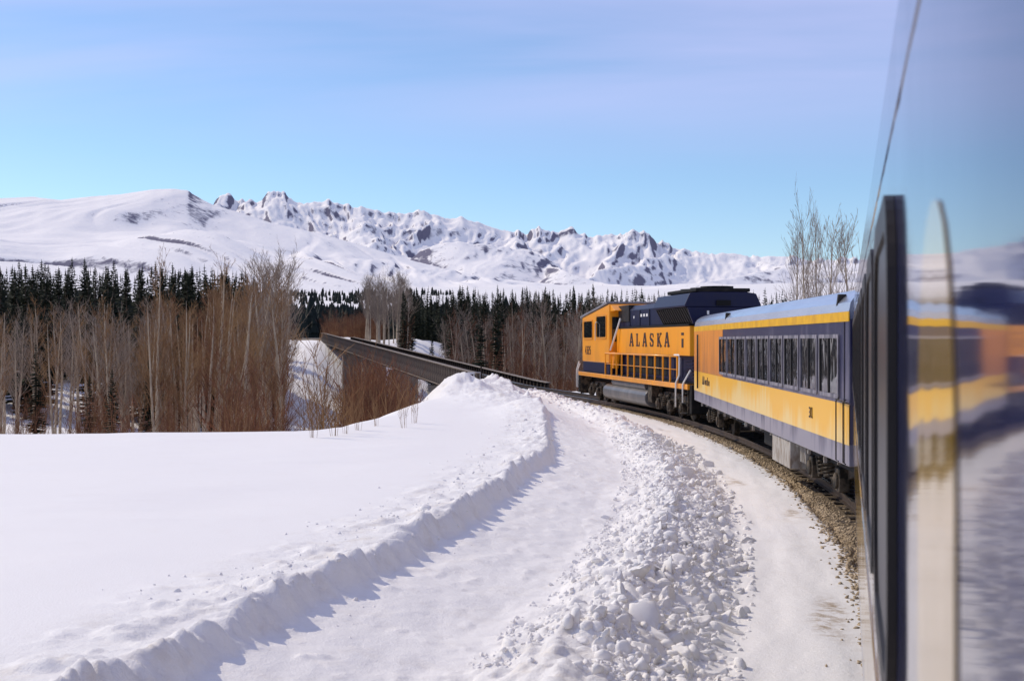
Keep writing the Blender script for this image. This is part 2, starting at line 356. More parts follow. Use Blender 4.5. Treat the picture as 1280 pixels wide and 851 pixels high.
# ------------------------------------------------------------------ mountains
def bearings(a0, a1, step):
    a = np.arange(-75, 75, .4); a = np.concatenate([a[a < -26], np.arange(-26, 26, step), a[a >= 26]]); return np.radians(a[(a >= a0) & (a <= a1)])
def skyline(a, prof, seed, jag):
    px = 640 + F * np.tan(np.clip(a, -1.2, 1.2)); py = np.interp(px, [p[0] for p in prof], [p[1] for p in prof])
    d = np.degrees(a)
    return py + fbm(d * .45, a * 0, 4, seed) * sstep(.46, .6, np.abs(a)) * 40 + jag * (.5 - ridged(d * 1.1, a * 0 + 3, 5, seed + 1)) * 2
def finish_range(name, a, rr, X, Y, Z, m, smooth=True): return tag(link(name, new_mesh(name, np.stack([X, Y, Z], -1).reshape(-1, 3), grid_faces(len(a), len(rr)).copy(), smooth), m), kind='structure')
def alpine(name, prof, r0, rb, rfar, seed, m, slope, gap, jag, a0=-75, a1=75, step=.06, nr=220, fine=1.0):
    """a crest with spurs running down from it: every point belongs to the nearest ridge's flank"""
    rg = random.Random(seed); a = bearings(a0, a1, step); py = skyline(a, prof, seed, jag); base = 150.0
    rr = np.concatenate([np.linspace(rb, r0, int(nr * .82)), np.linspace(r0, rfar, int(nr * .18))[1:]])
    A, Q = np.meshgrid(a, rr, indexing='ij'); X = Q * np.sin(A); Y = Q * np.cos(A)
    tp_ = CAMZ + (HY - py) / F * (r0 * np.cos(a)); U = A * r0
    t = np.clip((Q - rb) / (r0 - rb), 0, 1)
    U = U + fbm(U / 700, Q / 700, 3, seed + 3) * 150; Qw = Q + fbm(U / 500, Q / 500, 3, seed + 4) * 130
    w = 121; ker = np.hanning(w); ker /= ker.sum(); sm_t = np.convolve(np.pad(tp_, w // 2, mode='edge'), ker, 'valid')
    below = np.abs(Qw - r0 + 40); Z = sm_t[:, None] + (np.interp(U, a * r0, tp_ - sm_t)) * np.exp(-(below / 260)) - below * slope * .80
    u = a[0] * r0
    while u < a[-1] * r0:
        topu = float(np.interp(u, a * r0, sm_t)) + rg.uniform(-25, 15); bend = rg.uniform(-.45, .45); reach = rg.uniform(.45, 1.05) * (r0 - rb); pw = rg.uniform(.75, 1.35); dq = r0 - Qw; wob_ = rg.uniform(0, 99)
        f = np.clip(dq / reach, -.05, 1.2); hu = base + (topu - base - rg.uniform(0, 40)) * np.clip(1 - np.abs(f), 0, 1) ** pw
        cu = u + bend * dq + 110 * fbm(dq / 420, dq * 0 + wob_, 3, seed + 6)
        Z = np.maximum(Z, np.where(dq > -200, hu - np.abs(U - cu) * slope * rg.uniform(.8, 1.2), -9e9)); u += gap * rg.uniform(.5, 1.5)
    hrel = np.clip((Z - base) / 500, 0, 1.2)
    Z = Z + fine * hrel * (75 * (ridged(U / 230, Q / 420, 3, seed + 8) - .6) + 34 * (ridged(U / 85, Q / 190, 2, seed + 9) - .6) + 12 * (ridged(U / 38, Q / 90, 1, seed + 19) - .5))
    Z = np.maximum(Z, base - 45 * (1 - t) + fbm(X / 600, Y / 600, 3, seed + 10) * 25)
    el = ((Z - CAMZ) / Q).max(axis=1); k = (tp_ - CAMZ) / r0 / el                  # the highest ground along each bearing gives the skyline
    w = 61; ker = np.hanning(w); ker /= ker.sum(); k = np.convolve(np.pad(k, w // 2, mode='edge'), ker, 'valid')
    return finish_range(name, a, rr, X, Y, CAMZ + (Z - CAMZ) * (1 + (k[:, None] - 1) * sstep(0, .35, t)), m, fine < 1)
def fell(name, prof, r0, rb, rfar, seed, m, a0=-75, a1=75, step=.07, nr=190):
    """a broad rounded snow fell with shallow gullies"""
    a = bearings(a0, a1, step); py = skyline(a, prof, seed, .0); base = 150.0
    rr = np.concatenate([np.linspace(rb, r0, int(nr * .82)), np.linspace(r0, rfar, int(nr * .18))[1:]])
    A, Q = np.meshgrid(a, rr, indexing='ij'); X = Q * np.sin(A); Y = Q * np.cos(A); U = A * r0
    tp_ = CAMZ + (HY - py) / F * (r0 * np.cos(a)); w = 81; ker = np.hanning(w); ker /= ker.sum()
    sm = np.convolve(np.pad(tp_, w // 2, mode='edge'), ker, 'valid')
    t = np.clip((Q - rb) / (r0 - rb), 0, 1); back = np.clip((Q - r0) / (rfar - r0), 0, 1)
    D = U + Q * .5 * fbm(U / 2400, Q / 2400, 2, seed + 3)
    nz_ = fbm(U / 1100, Q / 1300, 4, seed + 4) * 95 - 60 * np.clip(ridged(D / 620, Q / 2400, 3, seed + 5) - .72, 0, 1) * 3 + fbm(D / 240, Q / 620, 3, seed + 6) * 26 + 10 * (ridged(D / 110, Q / 240, 2, seed + 7) - .6)
    Z = base - 40 * (1 - t) + (sm[:, None] - base) * t ** 1.02 * (1 - back ** 1.3 * .8) + (tp_ - sm)[:, None] * t ** 9 + nz_ * (np.sin(np.pi * t * .96) ** .7 + .04)
    el = ((Z - CAMZ) / Q).max(axis=1); k = (tp_ - CAMZ) / r0 / el; k = np.convolve(np.pad(k, 3, mode='edge'), [.08, .14, .18, .2, .18, .14, .08], 'valid')
    return finish_range(name, a, rr, X, Y, CAMZ + (Z - CAMZ) * (1 + (k[:, None] - 1) * sstep(.2, .95, t)), m)
far_prof = [(-6000, 270), (-300, 262), (0, 268), (200, 262), (262, 259), (272, 252), (290, 244), (298, 250), (306, 255), (318, 250), (334, 246), (348, 243), (360, 241), (370, 245), (381, 252), (395, 256), (412, 253), (430, 252), (448, 258), (470, 265), (500, 266), (545, 268), (575, 275), (600, 282), (640, 292), (652, 288), (668, 285), (684, 289), (700, 287), (716, 293), (735, 297), (750, 292), (772, 291), (795, 289), (812, 295), (830, 303), (850, 313), (872, 318), (890, 317), (920, 318), (950, 320), (985, 322), (1060, 326), (1280, 322), (1700, 300), (9000, 280)]
near_prof = [(-9000, 250), (-400, 252), (-120, 244), (0, 248), (40, 246), (75, 250), (110, 246), (150, 243), (190, 237), (215, 236), (235, 238), (240, 242), (252, 249), (266, 256), (300, 266), (340, 279), (400, 292), (460, 309), (520, 327), (600, 346), (700, 356), (900, 362), (1300, 362), (9000, 350)]
right_prof = [(-9000, 420), (440, 420), (500, 334), (530, 312), (560, 303), (600, 306), (640, 308), (670, 318), (700, 334), (730, 350), (770, 360), (850, 362), (900, 352), (940, 340), (985, 332), (1060, 330), (1280, 335), (9000, 330)]
M['far_rock'] = mountain_material('far_range_snow', .78, .94, .62)
M['near_rock'] = mountain_material('near_fell_snow', .505, .63, .62)
alpine('far_mountain_range', far_prof, 9800, 6000, 12500, 301, M['far_rock'], .62, 420, 5.0)
fell('snowy_fell', near_prof, 6000, 3300, 7600, 331, M['near_rock'])
alpine('snowy_foothill', right_prof, 7200, 4600, 8300, 361, M['near_rock'], .40, 600, 1.5, a0=-12, a1=60, fine=.5, nr=170)

# ------------------------------------------------------------------ paints and railway materials
M['navy'] = simple('navy_paint', (.004, .006, .038), .45, 0, (.008, .009, .036), 3.0, coat=.05)
M['black'] = simple('black_underframe', (.006, .0055, .0055), .7, 0, (.022, .018, .015), 4.0, lo=.5, hi=.75)
M['grille'] = simple('dark_grille', (.012, .011, .012), .6, 0, (.03, .024, .02), 5.0)
M['grime'] = simple('grimy_running_gear', (.018, .015, .012), .75, 0, (.13, .10, .07), 5.0, lo=.42, hi=.66, bmp=.3)
M['tank'] = simple('fuel_tank_grey', (.10, .098, .10), .42, .2, (.16, .15, .145), 1.5, (1, .3, .3))
M['white'] = simple('white_handrail_paint', (.78, .76, .72), .4)
M['glass'] = simple('dark_window_glass', (.012, .014, .017), .025, 0, ior=1.75)
def bump_glass():
    m, nd, ln, b = mat('coach_window_glass'); b.inputs['Base Color'].default_value = (.012, .014, .017, 1); b.inputs['Roughness'].default_value = .03
    b.inputs['IOR'].default_value = 2.2
    _, h = noise_fac(nd, ln, 1.7, (1, 1, .6), detail=2); bump(nd, ln, b, h, .14, .1); return m
M['coach_glass'] = bump_glass()
M['dull_glass'] = simple('dusty_dark_glass', (.012, .012, .014), .35, 0, (.02, .02, .022), 4)
M['grey_roof'] = simple('grey_roof_paint', (.26, .26, .29), .5, 0, (.17, .17, .19), 3.0)
M['silver'] = simple('silver_roof_paint', (.58, .61, .68), .24, .8, (.48, .50, .57), 1.2, (.4, 1, 1), lo=.45, hi=.7)
M['rail'] = simple('rail_steel', (.13, .10, .085), .38, .75, (.22, .17, .14), 9, (1, 1, 1))
M['railtop'] = simple('polished_rail_head', (.55, .53, .51), .22, .9)
M['tie'] = simple('weathered_timber', (.035, .027, .022), .85, 0, (.085, .066, .052), 7, (.6, 4, 4), bmp=.4)
M['gravel'] = simple('ballast_gravel', (.09, .068, .046), .9, 0, (.26, .195, .125), 26, bmp=1.0, lo=.38, hi=.62)
M['stone'] = simple('ballast_stones', (.29, .215, .13), .85, 0, (.54, .42, .27), 4)
M['girder'] = simple('rusty_brown_girder', (.026, .018, .015), .75, 0, (.062, .042, .032), 1.6, lo=.4, hi=.65)
M['flange'] = simple('weathered_flange', (.19, .155, .13), .75, 0, (.30, .25, .20), 2.5)
M['sign'] = simple('pale_sign_plate', (.62, .63, .66), .5)
M['pier'] = simple('pier_concrete', (.28, .26, .24), .85, 0, (.20, .185, .17), 2.0)
M['lettering'] = simple('navy_lettering', (.035, .020, .030), .5, 0, (.10, .045, .02), 3, lo=.5, hi=.7)
M['pale_box'] = simple('salted_grey_steel', (.42, .39, .35), .7, 0, (.22, .17, .13), 7, (1, 1, .4), lo=.45, hi=.65)
M['rust'] = simple('rusty_steel', (.20, .085, .035), .8, 0, (.11, .05, .03), 5)
M['rubber'] = simple('black_window_rubber', (.018, .016, .016), .45, 0, (.04, .034, .03), 3, (1, 1, .2))
M['frame'] = simple('dusty_window_frame', (.10, .095, .12), .55, 0, (.26, .24, .27), 5, (1, 1, .3))
def dusty(name, paint, dust, lo, hi, zmid, zspan, scale=1.6, cap=.85, drip=5.0):
    """paint under a film of road salt that runs down in drips: more of it low down on the panel"""
    m, nd, ln, b = mat(name); b.inputs['Roughness'].default_value = .42; b.inputs['Coat Weight'].default_value = .25; b.inputs['Coat Roughness'].default_value = .15
    f, _ = noise_fac(nd, ln, scale, (1, 1, .30), detail=7, lo=0, hi=1, rough=.6)
    g, _ = noise_fac(nd, ln, drip, (1, 1, .05), detail=3, lo=0, hi=1)
    t = nd.new('ShaderNodeTexCoord'); s = nd.new('ShaderNodeSeparateXYZ'); ln.new(t.outputs['Object'], s.inputs[0])
    r = nd.new('ShaderNodeMapRange'); r.inputs['From Min'].default_value = zmid + zspan; r.inputs['From Max'].default_value = zmid - zspan
    r.inputs['To Min'].default_value = -.18; r.inputs['To Max'].default_value = .18; ln.new(s.outputs['Z'], r.inputs['Value'])
    a = nd.new('ShaderNodeMath'); a.operation = 'ADD'; ln.new(f, a.inputs[0]); ln.new(r.outputs[0], a.inputs[1])
    a2 = nd.new('ShaderNodeMath'); a2.operation = 'MULTIPLY_ADD'; a2.inputs[1].default_value = .45; ln.new(g, a2.inputs[0]); ln.new(a.outputs[0], a2.inputs[2])
    q = nd.new('ShaderNodeMapRange'); q.inputs['From Min'].default_value = lo + .22; q.inputs['From Max'].default_value = hi + .22; q.inputs['To Max'].default_value = cap; ln.new(a2.outputs[0], q.inputs['Value'])
    ln.new(mixc(nd, ln, q.outputs[0], paint, dust), b.inputs['Base Color']); return m
M['c_navy'] = dusty('coach_navy_dusty', (.010, .010, .055), (.15, .135, .19), .42, .72, 2.55, .9, cap=.75)
M['c_skirt'] = dusty('coach_skirt_salted', (.03, .03, .08), (.30, .28, .33), .27, .55, 1.2, .5)
M['c_yellow'] = dusty('coach_yellow_salted', (.86, .45, .010), (.82, .60, .22), .46, .62, 1.62, .5, .55)
M['c_gold'] = dusty('coach_gold_panel', (.74, .25, .006), (.40, .14, .02), .40, .72, 2.7, .9)
M['orange'] = dusty('orange_yellow_paint', (.95, .36, .003), (.60, .24, .03), .44, .70, 2.4, 1.2, 1.1, .6, 4.0)
M['c_stripe'] = simple('coach_eave_yellow', (.76, .42, .006), .45, 0, (.60, .31, .01), 2)
def mirror_side(name, col, rough=.09, ior=1.75, coat=1.0):
    m, nd, ln, b = mat(name); b.inputs['Base Color'].default_value = (*col, 1); b.inputs['Roughness'].default_value = rough
    b.inputs['IOR'].default_value = ior; b.inputs['Coat Weight'].default_value = coat; b.inputs['Coat Roughness'].default_value = .05
    _, h = noise_fac(nd, ln, .9, (1.2, 1, 1.1), detail=2, rough=.4); _, h2 = noise_fac(nd, ln, 7, (1, 1, .04), detail=1)
    a = nd.new('ShaderNodeMath'); a.operation = 'MULTIPLY_ADD'; a.inputs[1].default_value = .05; ln.new(h2, a.inputs[0]); ln.new(h, a.inputs[2])
    n = nd.new('ShaderNodeBump'); n.inputs['Strength'].default_value = .17; n.inputs['Distance'].default_value = .05
    ln.new(a.outputs[0], n.inputs['Height']); ln.new(n.outputs[0], b.inputs['Normal']); ln.new(n.outputs[0], b.inputs['Coat Normal']); return m
M['m_navy'] = mirror_side('polished_navy_side', (.025, .03, .09), .055, 2.5, 0.0)
M['m_yellow'] = mirror_side('polished_yellow_side', (.33, .20, .03), .05, 1.5, 0.0)

# ------------------------------------------------------------------ track: ballast, sleepers, rails
def sweep(prof, s0, s1, ds, name, m, parent=None, smooth=True):      # prof: (n, z) outline, closed
    st = np.arange(s0, s1 + ds / 2, ds); k = len(prof); v = []
    for s in st:
        for n, z in prof: v.append(track(float(s), n, z))
    v = np.array([tuple(p) for p in v]); f = []
    for i in range(len(st) - 1):
        for j in range(k): f.append((i * k + j, i * k + (j + 1) % k, (i + 1) * k + (j + 1) % k, (i + 1) * k + j))
    f.append(tuple(range(k))); f.append(tuple(range((len(st) - 1) * k, len(st) * k))[::-1])
    return link(name, new_mesh(name, v, f, False), m, parent)
trk = tag(bpy.data.objects.new('railway_track', None), 'single railway track curving onto the bridge', 'track', kind='structure'); C.objects.link(trk)
sweep([(-2.1, -.6), (-1.75, -.36), (-1.35, -.16), (-1.0, -.16), (-.95, -.2), (.95, -.2), (1.0, -.16), (1.30, -.16), (1.5, -.22), (2.0, -.62)], -40, 80.5, 1.0, 'ballast_bed', M['gravel'], trk)
sweep([(-2.6, -1.0), (-1.75, -.36), (-1.35, -.2), (1.35, -.2), (1.75, -.36), (2.6, -1.0)], 213, 300, 3.0, 'ballast_bed', M['gravel'], trk)
RP = [(-.07, -.16), (-.07, -.145), (-.012, -.13), (-.012, -.045), (-.037, -.035), (-.037, -.004), (-.03, 0), (.03, 0), (.037, -.004), (.037, -.035), (.012, -.045), (.012, -.13), (.07, -.145), (.07, -.16)]
for off in (-.755, .755):
    ra = sweep([(n + off, z) for n, z in RP], -40, 290, .8, 'rail', M['rail'], trk)
    sweep([(off - .028, .001), (off - .028, .003), (off + .028, .003), (off + .028, .001)], -40, 290, .8, 'rail_head', M['railtop'], ra)
tm = MB().box(-.115, .115, -1.3, 1.3, -.33, -.165); tme = new_mesh('sleeper', tm.v, tm.f); tme.materials.append(M['tie'])
for i in range(290):
    s = -4 + i * .72; p = track(s); o = link('sleeper', tme, None, trk); o.location = (p.x, p.y, p.z + rnd(-.012, .006)); o.rotation_euler = (0, 0, R(90 - float(heading(s))) + rnd(-.015, .015))
# loose stones on the ballast shoulder (too many to count)
def ico(sub):
    t = (1 + 5 ** .5) / 2
    v = [(-1, t, 0), (1, t, 0), (-1, -t, 0), (1, -t, 0), (0, -1, t), (0, 1, t), (0, -1, -t), (0, 1, -t), (t, 0, -1), (t, 0, 1), (-t, 0, -1), (-t, 0, 1)]
    f = [(0, 11, 5), (0, 5, 1), (0, 1, 7), (0, 7, 10), (0, 10, 11), (1, 5, 9), (5, 11, 4), (11, 10, 2), (10, 7, 6), (7, 1, 8), (3, 9, 4), (3, 4, 2), (3, 2, 6), (3, 6, 8), (3, 8, 9), (4, 9, 5), (2, 4, 11), (6, 2, 10), (8, 6, 7), (9, 8, 1)]
    v = [Vector(p).normalized() for p in v]
    for _ in range(sub):
        mid = {}; nf = []
        def md(a, b):
            k = (min(a, b), max(a, b))
            if k not in mid: v.append(((v[a] + v[b]) / 2).normalized()); mid[k] = len(v) - 1
            return mid[k]
        for a, b, c in f:
            x, y, z = md(a, b), md(b, c), md(c, a); nf += [(a, x, z), (b, y, x), (c, z, y), (x, y, z)]
        f = nf
    return np.array([tuple(p) for p in v]), np.array(f)
def lump(sub, seed, facets=9, amp=.5):
    rg = np.random.default_rng(seed); v, f = ico(sub); v = v.copy()
    for _ in range(facets):                                    # cut flat faces off a ball: an angular block
        d = rg.normal(size=3); d /= np.linalg.norm(d); h = rg.uniform(.45, .82); k = v @ d; m = k > h
        v[m] -= np.outer(k[m] - h, d)
    v += rg.normal(size=v.shape) * .03; v *= rg.uniform(.55, 1.45, size=3)
    return v, f
def scatter_mesh(name, protos, P, sz, m, parent, kind, smooth=False):
    V = []; Fc = []; o = 0
    for p, s in zip(P, sz):
        v, f = protos[RNG.integers(len(protos))]; a, b, c = RNG.uniform(0, 6.28, 3)
        ca, sa, cb, sb = math.cos(a), math.sin(a), math.cos(b), math.sin(b)
        Rm = np.array([[ca, -sa, 0], [sa, ca, 0], [0, 0, 1]]) @ np.array([[1, 0, 0], [0, cb, -sb], [0, sb, cb]])
        V.append((v * s) @ Rm.T + p); Fc.append(f + o); o += len(v)
    ob = link(name, new_mesh(name, np.concatenate(V), np.concatenate(Fc), smooth), m, parent); ob['kind'] = kind; return ob
stones = [lump(0, 900 + i, 4) for i in range(6)]
n_st = 12000; sv = RNG.uniform(-.2, 1, n_st); st_s = 3 + (RNG.random(n_st) ** 1.8) * 66; st_n = RNG.normal(1.38, .15, n_st)
sx_, sy_ = track_xy(st_s, st_n); sz_ = np.maximum(np.interp(st_n, [1.30, 1.5, 2.0], [-.16, -.22, -.62]), bench(sx_, sy_, st_s, st_n)[0]) - .005
scatter_mesh('ballast_stones', stones, np.stack([sx_, sy_, sz_], -1), RNG.uniform(.018, .045, n_st), M['stone'], trk, 'stuff')

# ------------------------------------------------------------------ broken snow thrown out by the plough
big = [new_mesh('snow_chunk', *lump(2, 500 + i, 13), True) for i in range(14)]
for b_ in big: b_.materials.append(M['chunk'])
cands = []
for i in range(300):
    s = 2.0 + 30 * random.random() ** 1.5; n = min(max(random.gauss(3.85, .45), 3.0), 4.7) if i % 9 else rnd(2.9, 3.2)
    if i < 26: n = rnd(3.2, 4.3)
    cands.append((s, n, rnd(.13, .20) if i < 26 else rnd(.07, .14) * (1.4 if random.random() < .12 else 1)))
cs = np.array([c[0] for c in cands]); cn = np.array([c[1] for c in cands]); ccx, ccy = track_xy(cs, cn); ccz = bench(ccx, ccy, cs, cn)[0]; cands.sort(key=lambda c: 0)
for i, (s, n, r) in enumerate(cands):
    o = link('snow_chunk', big[i % len(big)], None, snow_bench); o.location = (ccx[i], ccy[i], ccz[i] - r * .22)
    o.rotation_euler = (rnd(0, 6.28), rnd(0, 6.28), rnd(0, 6.28)); q = rnd(.7, 1.9); o.scale = (r, r * q, r * rnd(.5, 1) * (.6 if r > .16 else 1))
small = [lump(1, 700 + i, 7) for i in range(10)]
n_sm = 15000; q_s = np.where(RNG.random(n_sm) < .8, 1 + RNG.random(n_sm) ** 1.5 * 30, 30 + RNG.random(n_sm) * 32)
q_n = np.where(RNG.random(n_sm) < .72, np.clip(RNG.normal(3.85, .42, n_sm), 2.9, 4.9), RNG.uniform(4.1, 5.2, n_sm))
q_n = q_n - sstep(42, 62, q_s) * .8 * (q_n > 2.9)
q_s = np.where((fbm(q_s * 1.1, q_n * 1.6, 2, 777) < -.12) & (q_n > 3.2), q_s + 60, q_s); q_s = np.where(q_s > 62, RNG.uniform(2, 30, n_sm), q_s); lw = RNG.random(n_sm) < .05; q_n = np.where(lw, RNG.normal(7.5, .5, n_sm), q_n)
qx, qy = track_xy(q_s, q_n); qz = bench(qx, qy, q_s, q_n)[0]
q_r = np.exp(RNG.normal(math.log(.030), .55, n_sm)) * np.where(lw, .7, 1) * np.where(q_n > 4.35, .6, 1) * (1 + np.clip(q_s - 15, 0, 40) * .012); q_r = np.clip(q_r, .014, .11)
scatter_mesh('small_snow_chunks', small, np.stack([qx, qy, qz - q_r * RNG.uniform(-.1, .45, n_sm)], -1), q_r, M['chunk'], snow_bench, 'stuff', True)

# ------------------------------------------------------------------ bridge (through plate girders)
B0, B1 = 80.0, 213.0
br = thing('railway_bridge', 'dark brown plate girder railway bridge over the snowy ravine', 'bridge', track(B0, 0, -.7))
def brel(s, n, z): return track(s, n, z) - Vector(br.location)
def bsweep(prof, name, m, ds=3.0, s0=B0, s1=B1):
    st = np.arange(s0, s1 + .01, (s1 - s0) / round((s1 - s0) / ds)); k = len(prof)
    v = [tuple(brel(float(s), n, z)) for s in st for n, z in prof]; f = []
    for i in range(len(st) - 1):
        for j in range(k): f.append((i * k + j, i * k + (j + 1) % k, (i + 1) * k + (j + 1) % k, (i + 1) * k + j))
    f.append(tuple(range(k))); f.append(tuple(range((len(st) - 1) * k, len(st) * k))[::-1])
    return link(name, new_mesh(name, v, f), m, br)
def rect(n0, n1, z0, z1): return [(n0, z0), (n1, z0), (n1, z1), (n0, z1)]
for sgn in (1, -1):
    c = 2.45 * sgn
    gt = .78 if sgn > 0 else .10
    bsweep(rect(c - .012, c + .012, -.80, gt), 'girder_web', M['girder'])
    bsweep(rect(c - .17, c + .17, gt, gt + .05), 'top_flange', M['flange'])
    bsweep(rect(c - .17, c + .17, -.86, -.80), 'bottom_flange', M['flange'])
    sm_ = MB().box(-.03, .03, -.155, -.013, -.795, gt - .005).box(-.03, .03, .013, .155, -.795, gt - .005); sme = new_mesh('stiffener', sm_.v, sm_.f); sme.materials.append(M['flange' if sgn > 0 else 'girder'])
    for i in range(128):
        s = B0 + .3 + i * 1.04; p = brel(s, c, 0); o = link('stiffener', sme, None, br); o.location = p; o.rotation_euler = (0, 0, R(90 - float(heading(s))))
bsweep(rect(-2.42, 2.42, -.60, -.36), 'deck', M['girder'])
for n in (-1.0, 1.0): bsweep(rect(n - .12, n + .12, -1.5, -.62), 'stringer', M['girder'])
bsweep(rect(1.5, 1.72, -.34, -.16), 'guard_timber', M['tie']); bsweep(rect(-1.72, -1.5, -.34, -.16), 'guard_timber', M['tie'])
for s in np.linspace(B0, B1, 6)[:-1]:
    p = brel(float(s), 0, 0); g = -12.0 - br.location.z if 0 < (s - B0) < B1 - B0 else -6 - br.location.z
    m_ = MB().prism_y([(-.7, p.z - 1.55), (.7, p.z - 1.55), (1.1, g), (-1.1, g)], -1.5, 1.5)
    o = m_.build('pier', M['pier'], br, .05); o.location = (p.x, p.y, 0); o.rotation_euler = (0, 0, R(90 - float(heading(s))))
sg = MB().box(-.45, .45, -.02, .02, -.24, .24).build('sign_plate', M['sign'], br); sp = brel(B0 + .6, 2.65, .62); sg.location = sp; sg.rotation_euler = (0, 0, R(8))
for dx0 in (-.25, .05):
    MB().box(dx0, dx0 + .2, -.026, -.022, -.10, .10).build('sign_lettering', M['lettering'], sg)
MB().box(-.05, .05, -.05, .05, -1.6, .8).build('sign_post', M['girder'], sg).location = (.5, .06, -.2)
# ------------------------------------------------------------------ vehicles
def vehicle_empty(name, label, cat, sm, h):
    m, d = pose(sm, h); return thing(name, label, cat, (m[0], m[1], 0), math.atan2(d[1], d[0])), m, d
def px_to_x(m, d, px, lat):
    """station along a vehicle (metres from its middle) whose point lat metres to its left stands in direction px"""
    k = (px - 640) / F; l = np.array([-d[1], d[0]]); q = m + l * lat
    return (k * q[1] - q[0]) / (d[0] - k * d[1])
def wheelset_mesh(r):
    b = MB()
    for sg_ in (-1, 1):
        b.cyl_y(0, r, r, .70 * sg_ - .07, .70 * sg_ + .07, 24); b.cyl_y(0, r, r + .03, .70 * sg_ - .085 * sg_ - .015, .70 * sg_ - .085 * sg_ + .015, 24)
    b.cyl_y(0, r, .09, -.95, .95, 10); return new_mesh('wheelset', b.v, b.f)
WS = wheelset_mesh(.46); WS.materials.append(M['grime'])
def truck(parent, x, axles, pitch, six):
    t = link('truck_frame', None, None, parent)
    L = pitch * (axles - 1) / 2
    b = MB()
    for sg_ in (-1, 1):
        y0 = .98 * sg_; y1 = 1.10 * sg_
        if six: prof = [(-L - .75, .62), (-L - .75, .86), (-L - .3, .92), (-L * .55, 1.0), (L * .55, 1.0), (L + .3, .92), (L + .75, .86), (L + .75, .62), (L + .35, .56), (L * .5, .52), (L * .2, .40), (-L * .2, .40), (-L * .5, .52), (-L - .35, .56)]
        else: prof = [(-L - .7, .60), (-L - .7, .80), (-L * .7, .86), (-.55, .70), (.55, .70), (L * .7, .86), (L + .7, .80), (L + .7, .60), (.7, .34), (-.7, .34)]
        b.prism_y(prof, min(y0, y1), max(y0, y1))
    fr = b.build('truck_side_frame', M['grime'], parent, .02); fr.location = (x, 0, 0)
    bpy.data.objects.remove(t)
    for i in range(axles):
        ax = -L + pitch * i; o = link('wheelset', WS, None, parent); o.location = (x + ax, 0, 0)
        for sg_ in (-1, 1):
            j = MB().box(-.19, .19, -.10, .10, -.20, .24).cyl_y(0, 0, .15, -.15, .15, 14).build('axle_box', M['grime'], parent, .02); j.location = (x + ax, 1.16 * sg_, .46)
    for sg_ in (-1, 1):
        for k in range(axles - 1 if six else 2):
            cx = -L + pitch * (k + .5) if six else (-.28 + .56 * k); m_ = MB(); turns = 5; pts = [(cx + .11 * math.cos(a), 1.12 * sg_ + .11 * math.sin(a), .42 + .40 * a / (turns * 6.283)) for a in np.linspace(0, turns * 6.283, turns * 9)]
            m_.tube(pts, .022, 5); o = m_.build('spring', M['grime'], parent); o.location = (x, .06 * sg_, 0)
        for k in range(axles):
            cx = -L + pitch * k + (.32 if k < axles - 1 else -.32)
            m_ = MB().tube([(cx, 1.14 * sg_, .95), (cx + .05, 1.17 * sg_, .7), (cx - .1, 1.15 * sg_, .32)], .04, 6).tube([(cx - .1, 1.12 * sg_, .9), (cx + .35, 1.16 * sg_, .8)], .055, 8); o = m_.build('brake_rigging', M['grime'], parent); o.location = (x, 0, 0)
def ring_outline(w, h, r, n=6):
    p = []
    for cx, cz, a0 in ((w / 2 - r, h / 2 - r, 0), (-w / 2 + r, h / 2 - r, 90), (-w / 2 + r, -h / 2 + r, 180), (w / 2 - r, -h / 2 + r, 270)):
        for i in range(n + 1): a = R(a0 + 90 * i / n); p.append((cx + r * math.cos(a), cz + r * math.sin(a)))
    return p
def ring_mesh(name, w, h, t, depth, r, n=6):
    o = ring_outline(w, h, r, n); i_ = ring_outline(w - 2 * t, h - 2 * t, max(r - t, .01), n); k = len(o); v = []
    for y in (0, depth): v += [(x, y, z) for x, z in o] + [(x, y, z) for x, z in i_]
    f = []
    for j in range(k):
        q = (j + 1) % k
        f += [(2 * k + j, 2 * k + q, 3 * k + q, 3 * k + j), (j, q, 2 * k + q, 2 * k + j), (k + j, 3 * k + j, 3 * k + q, k + q), (j, k + j, k + q, q)]
    return new_mesh(name, v, f)
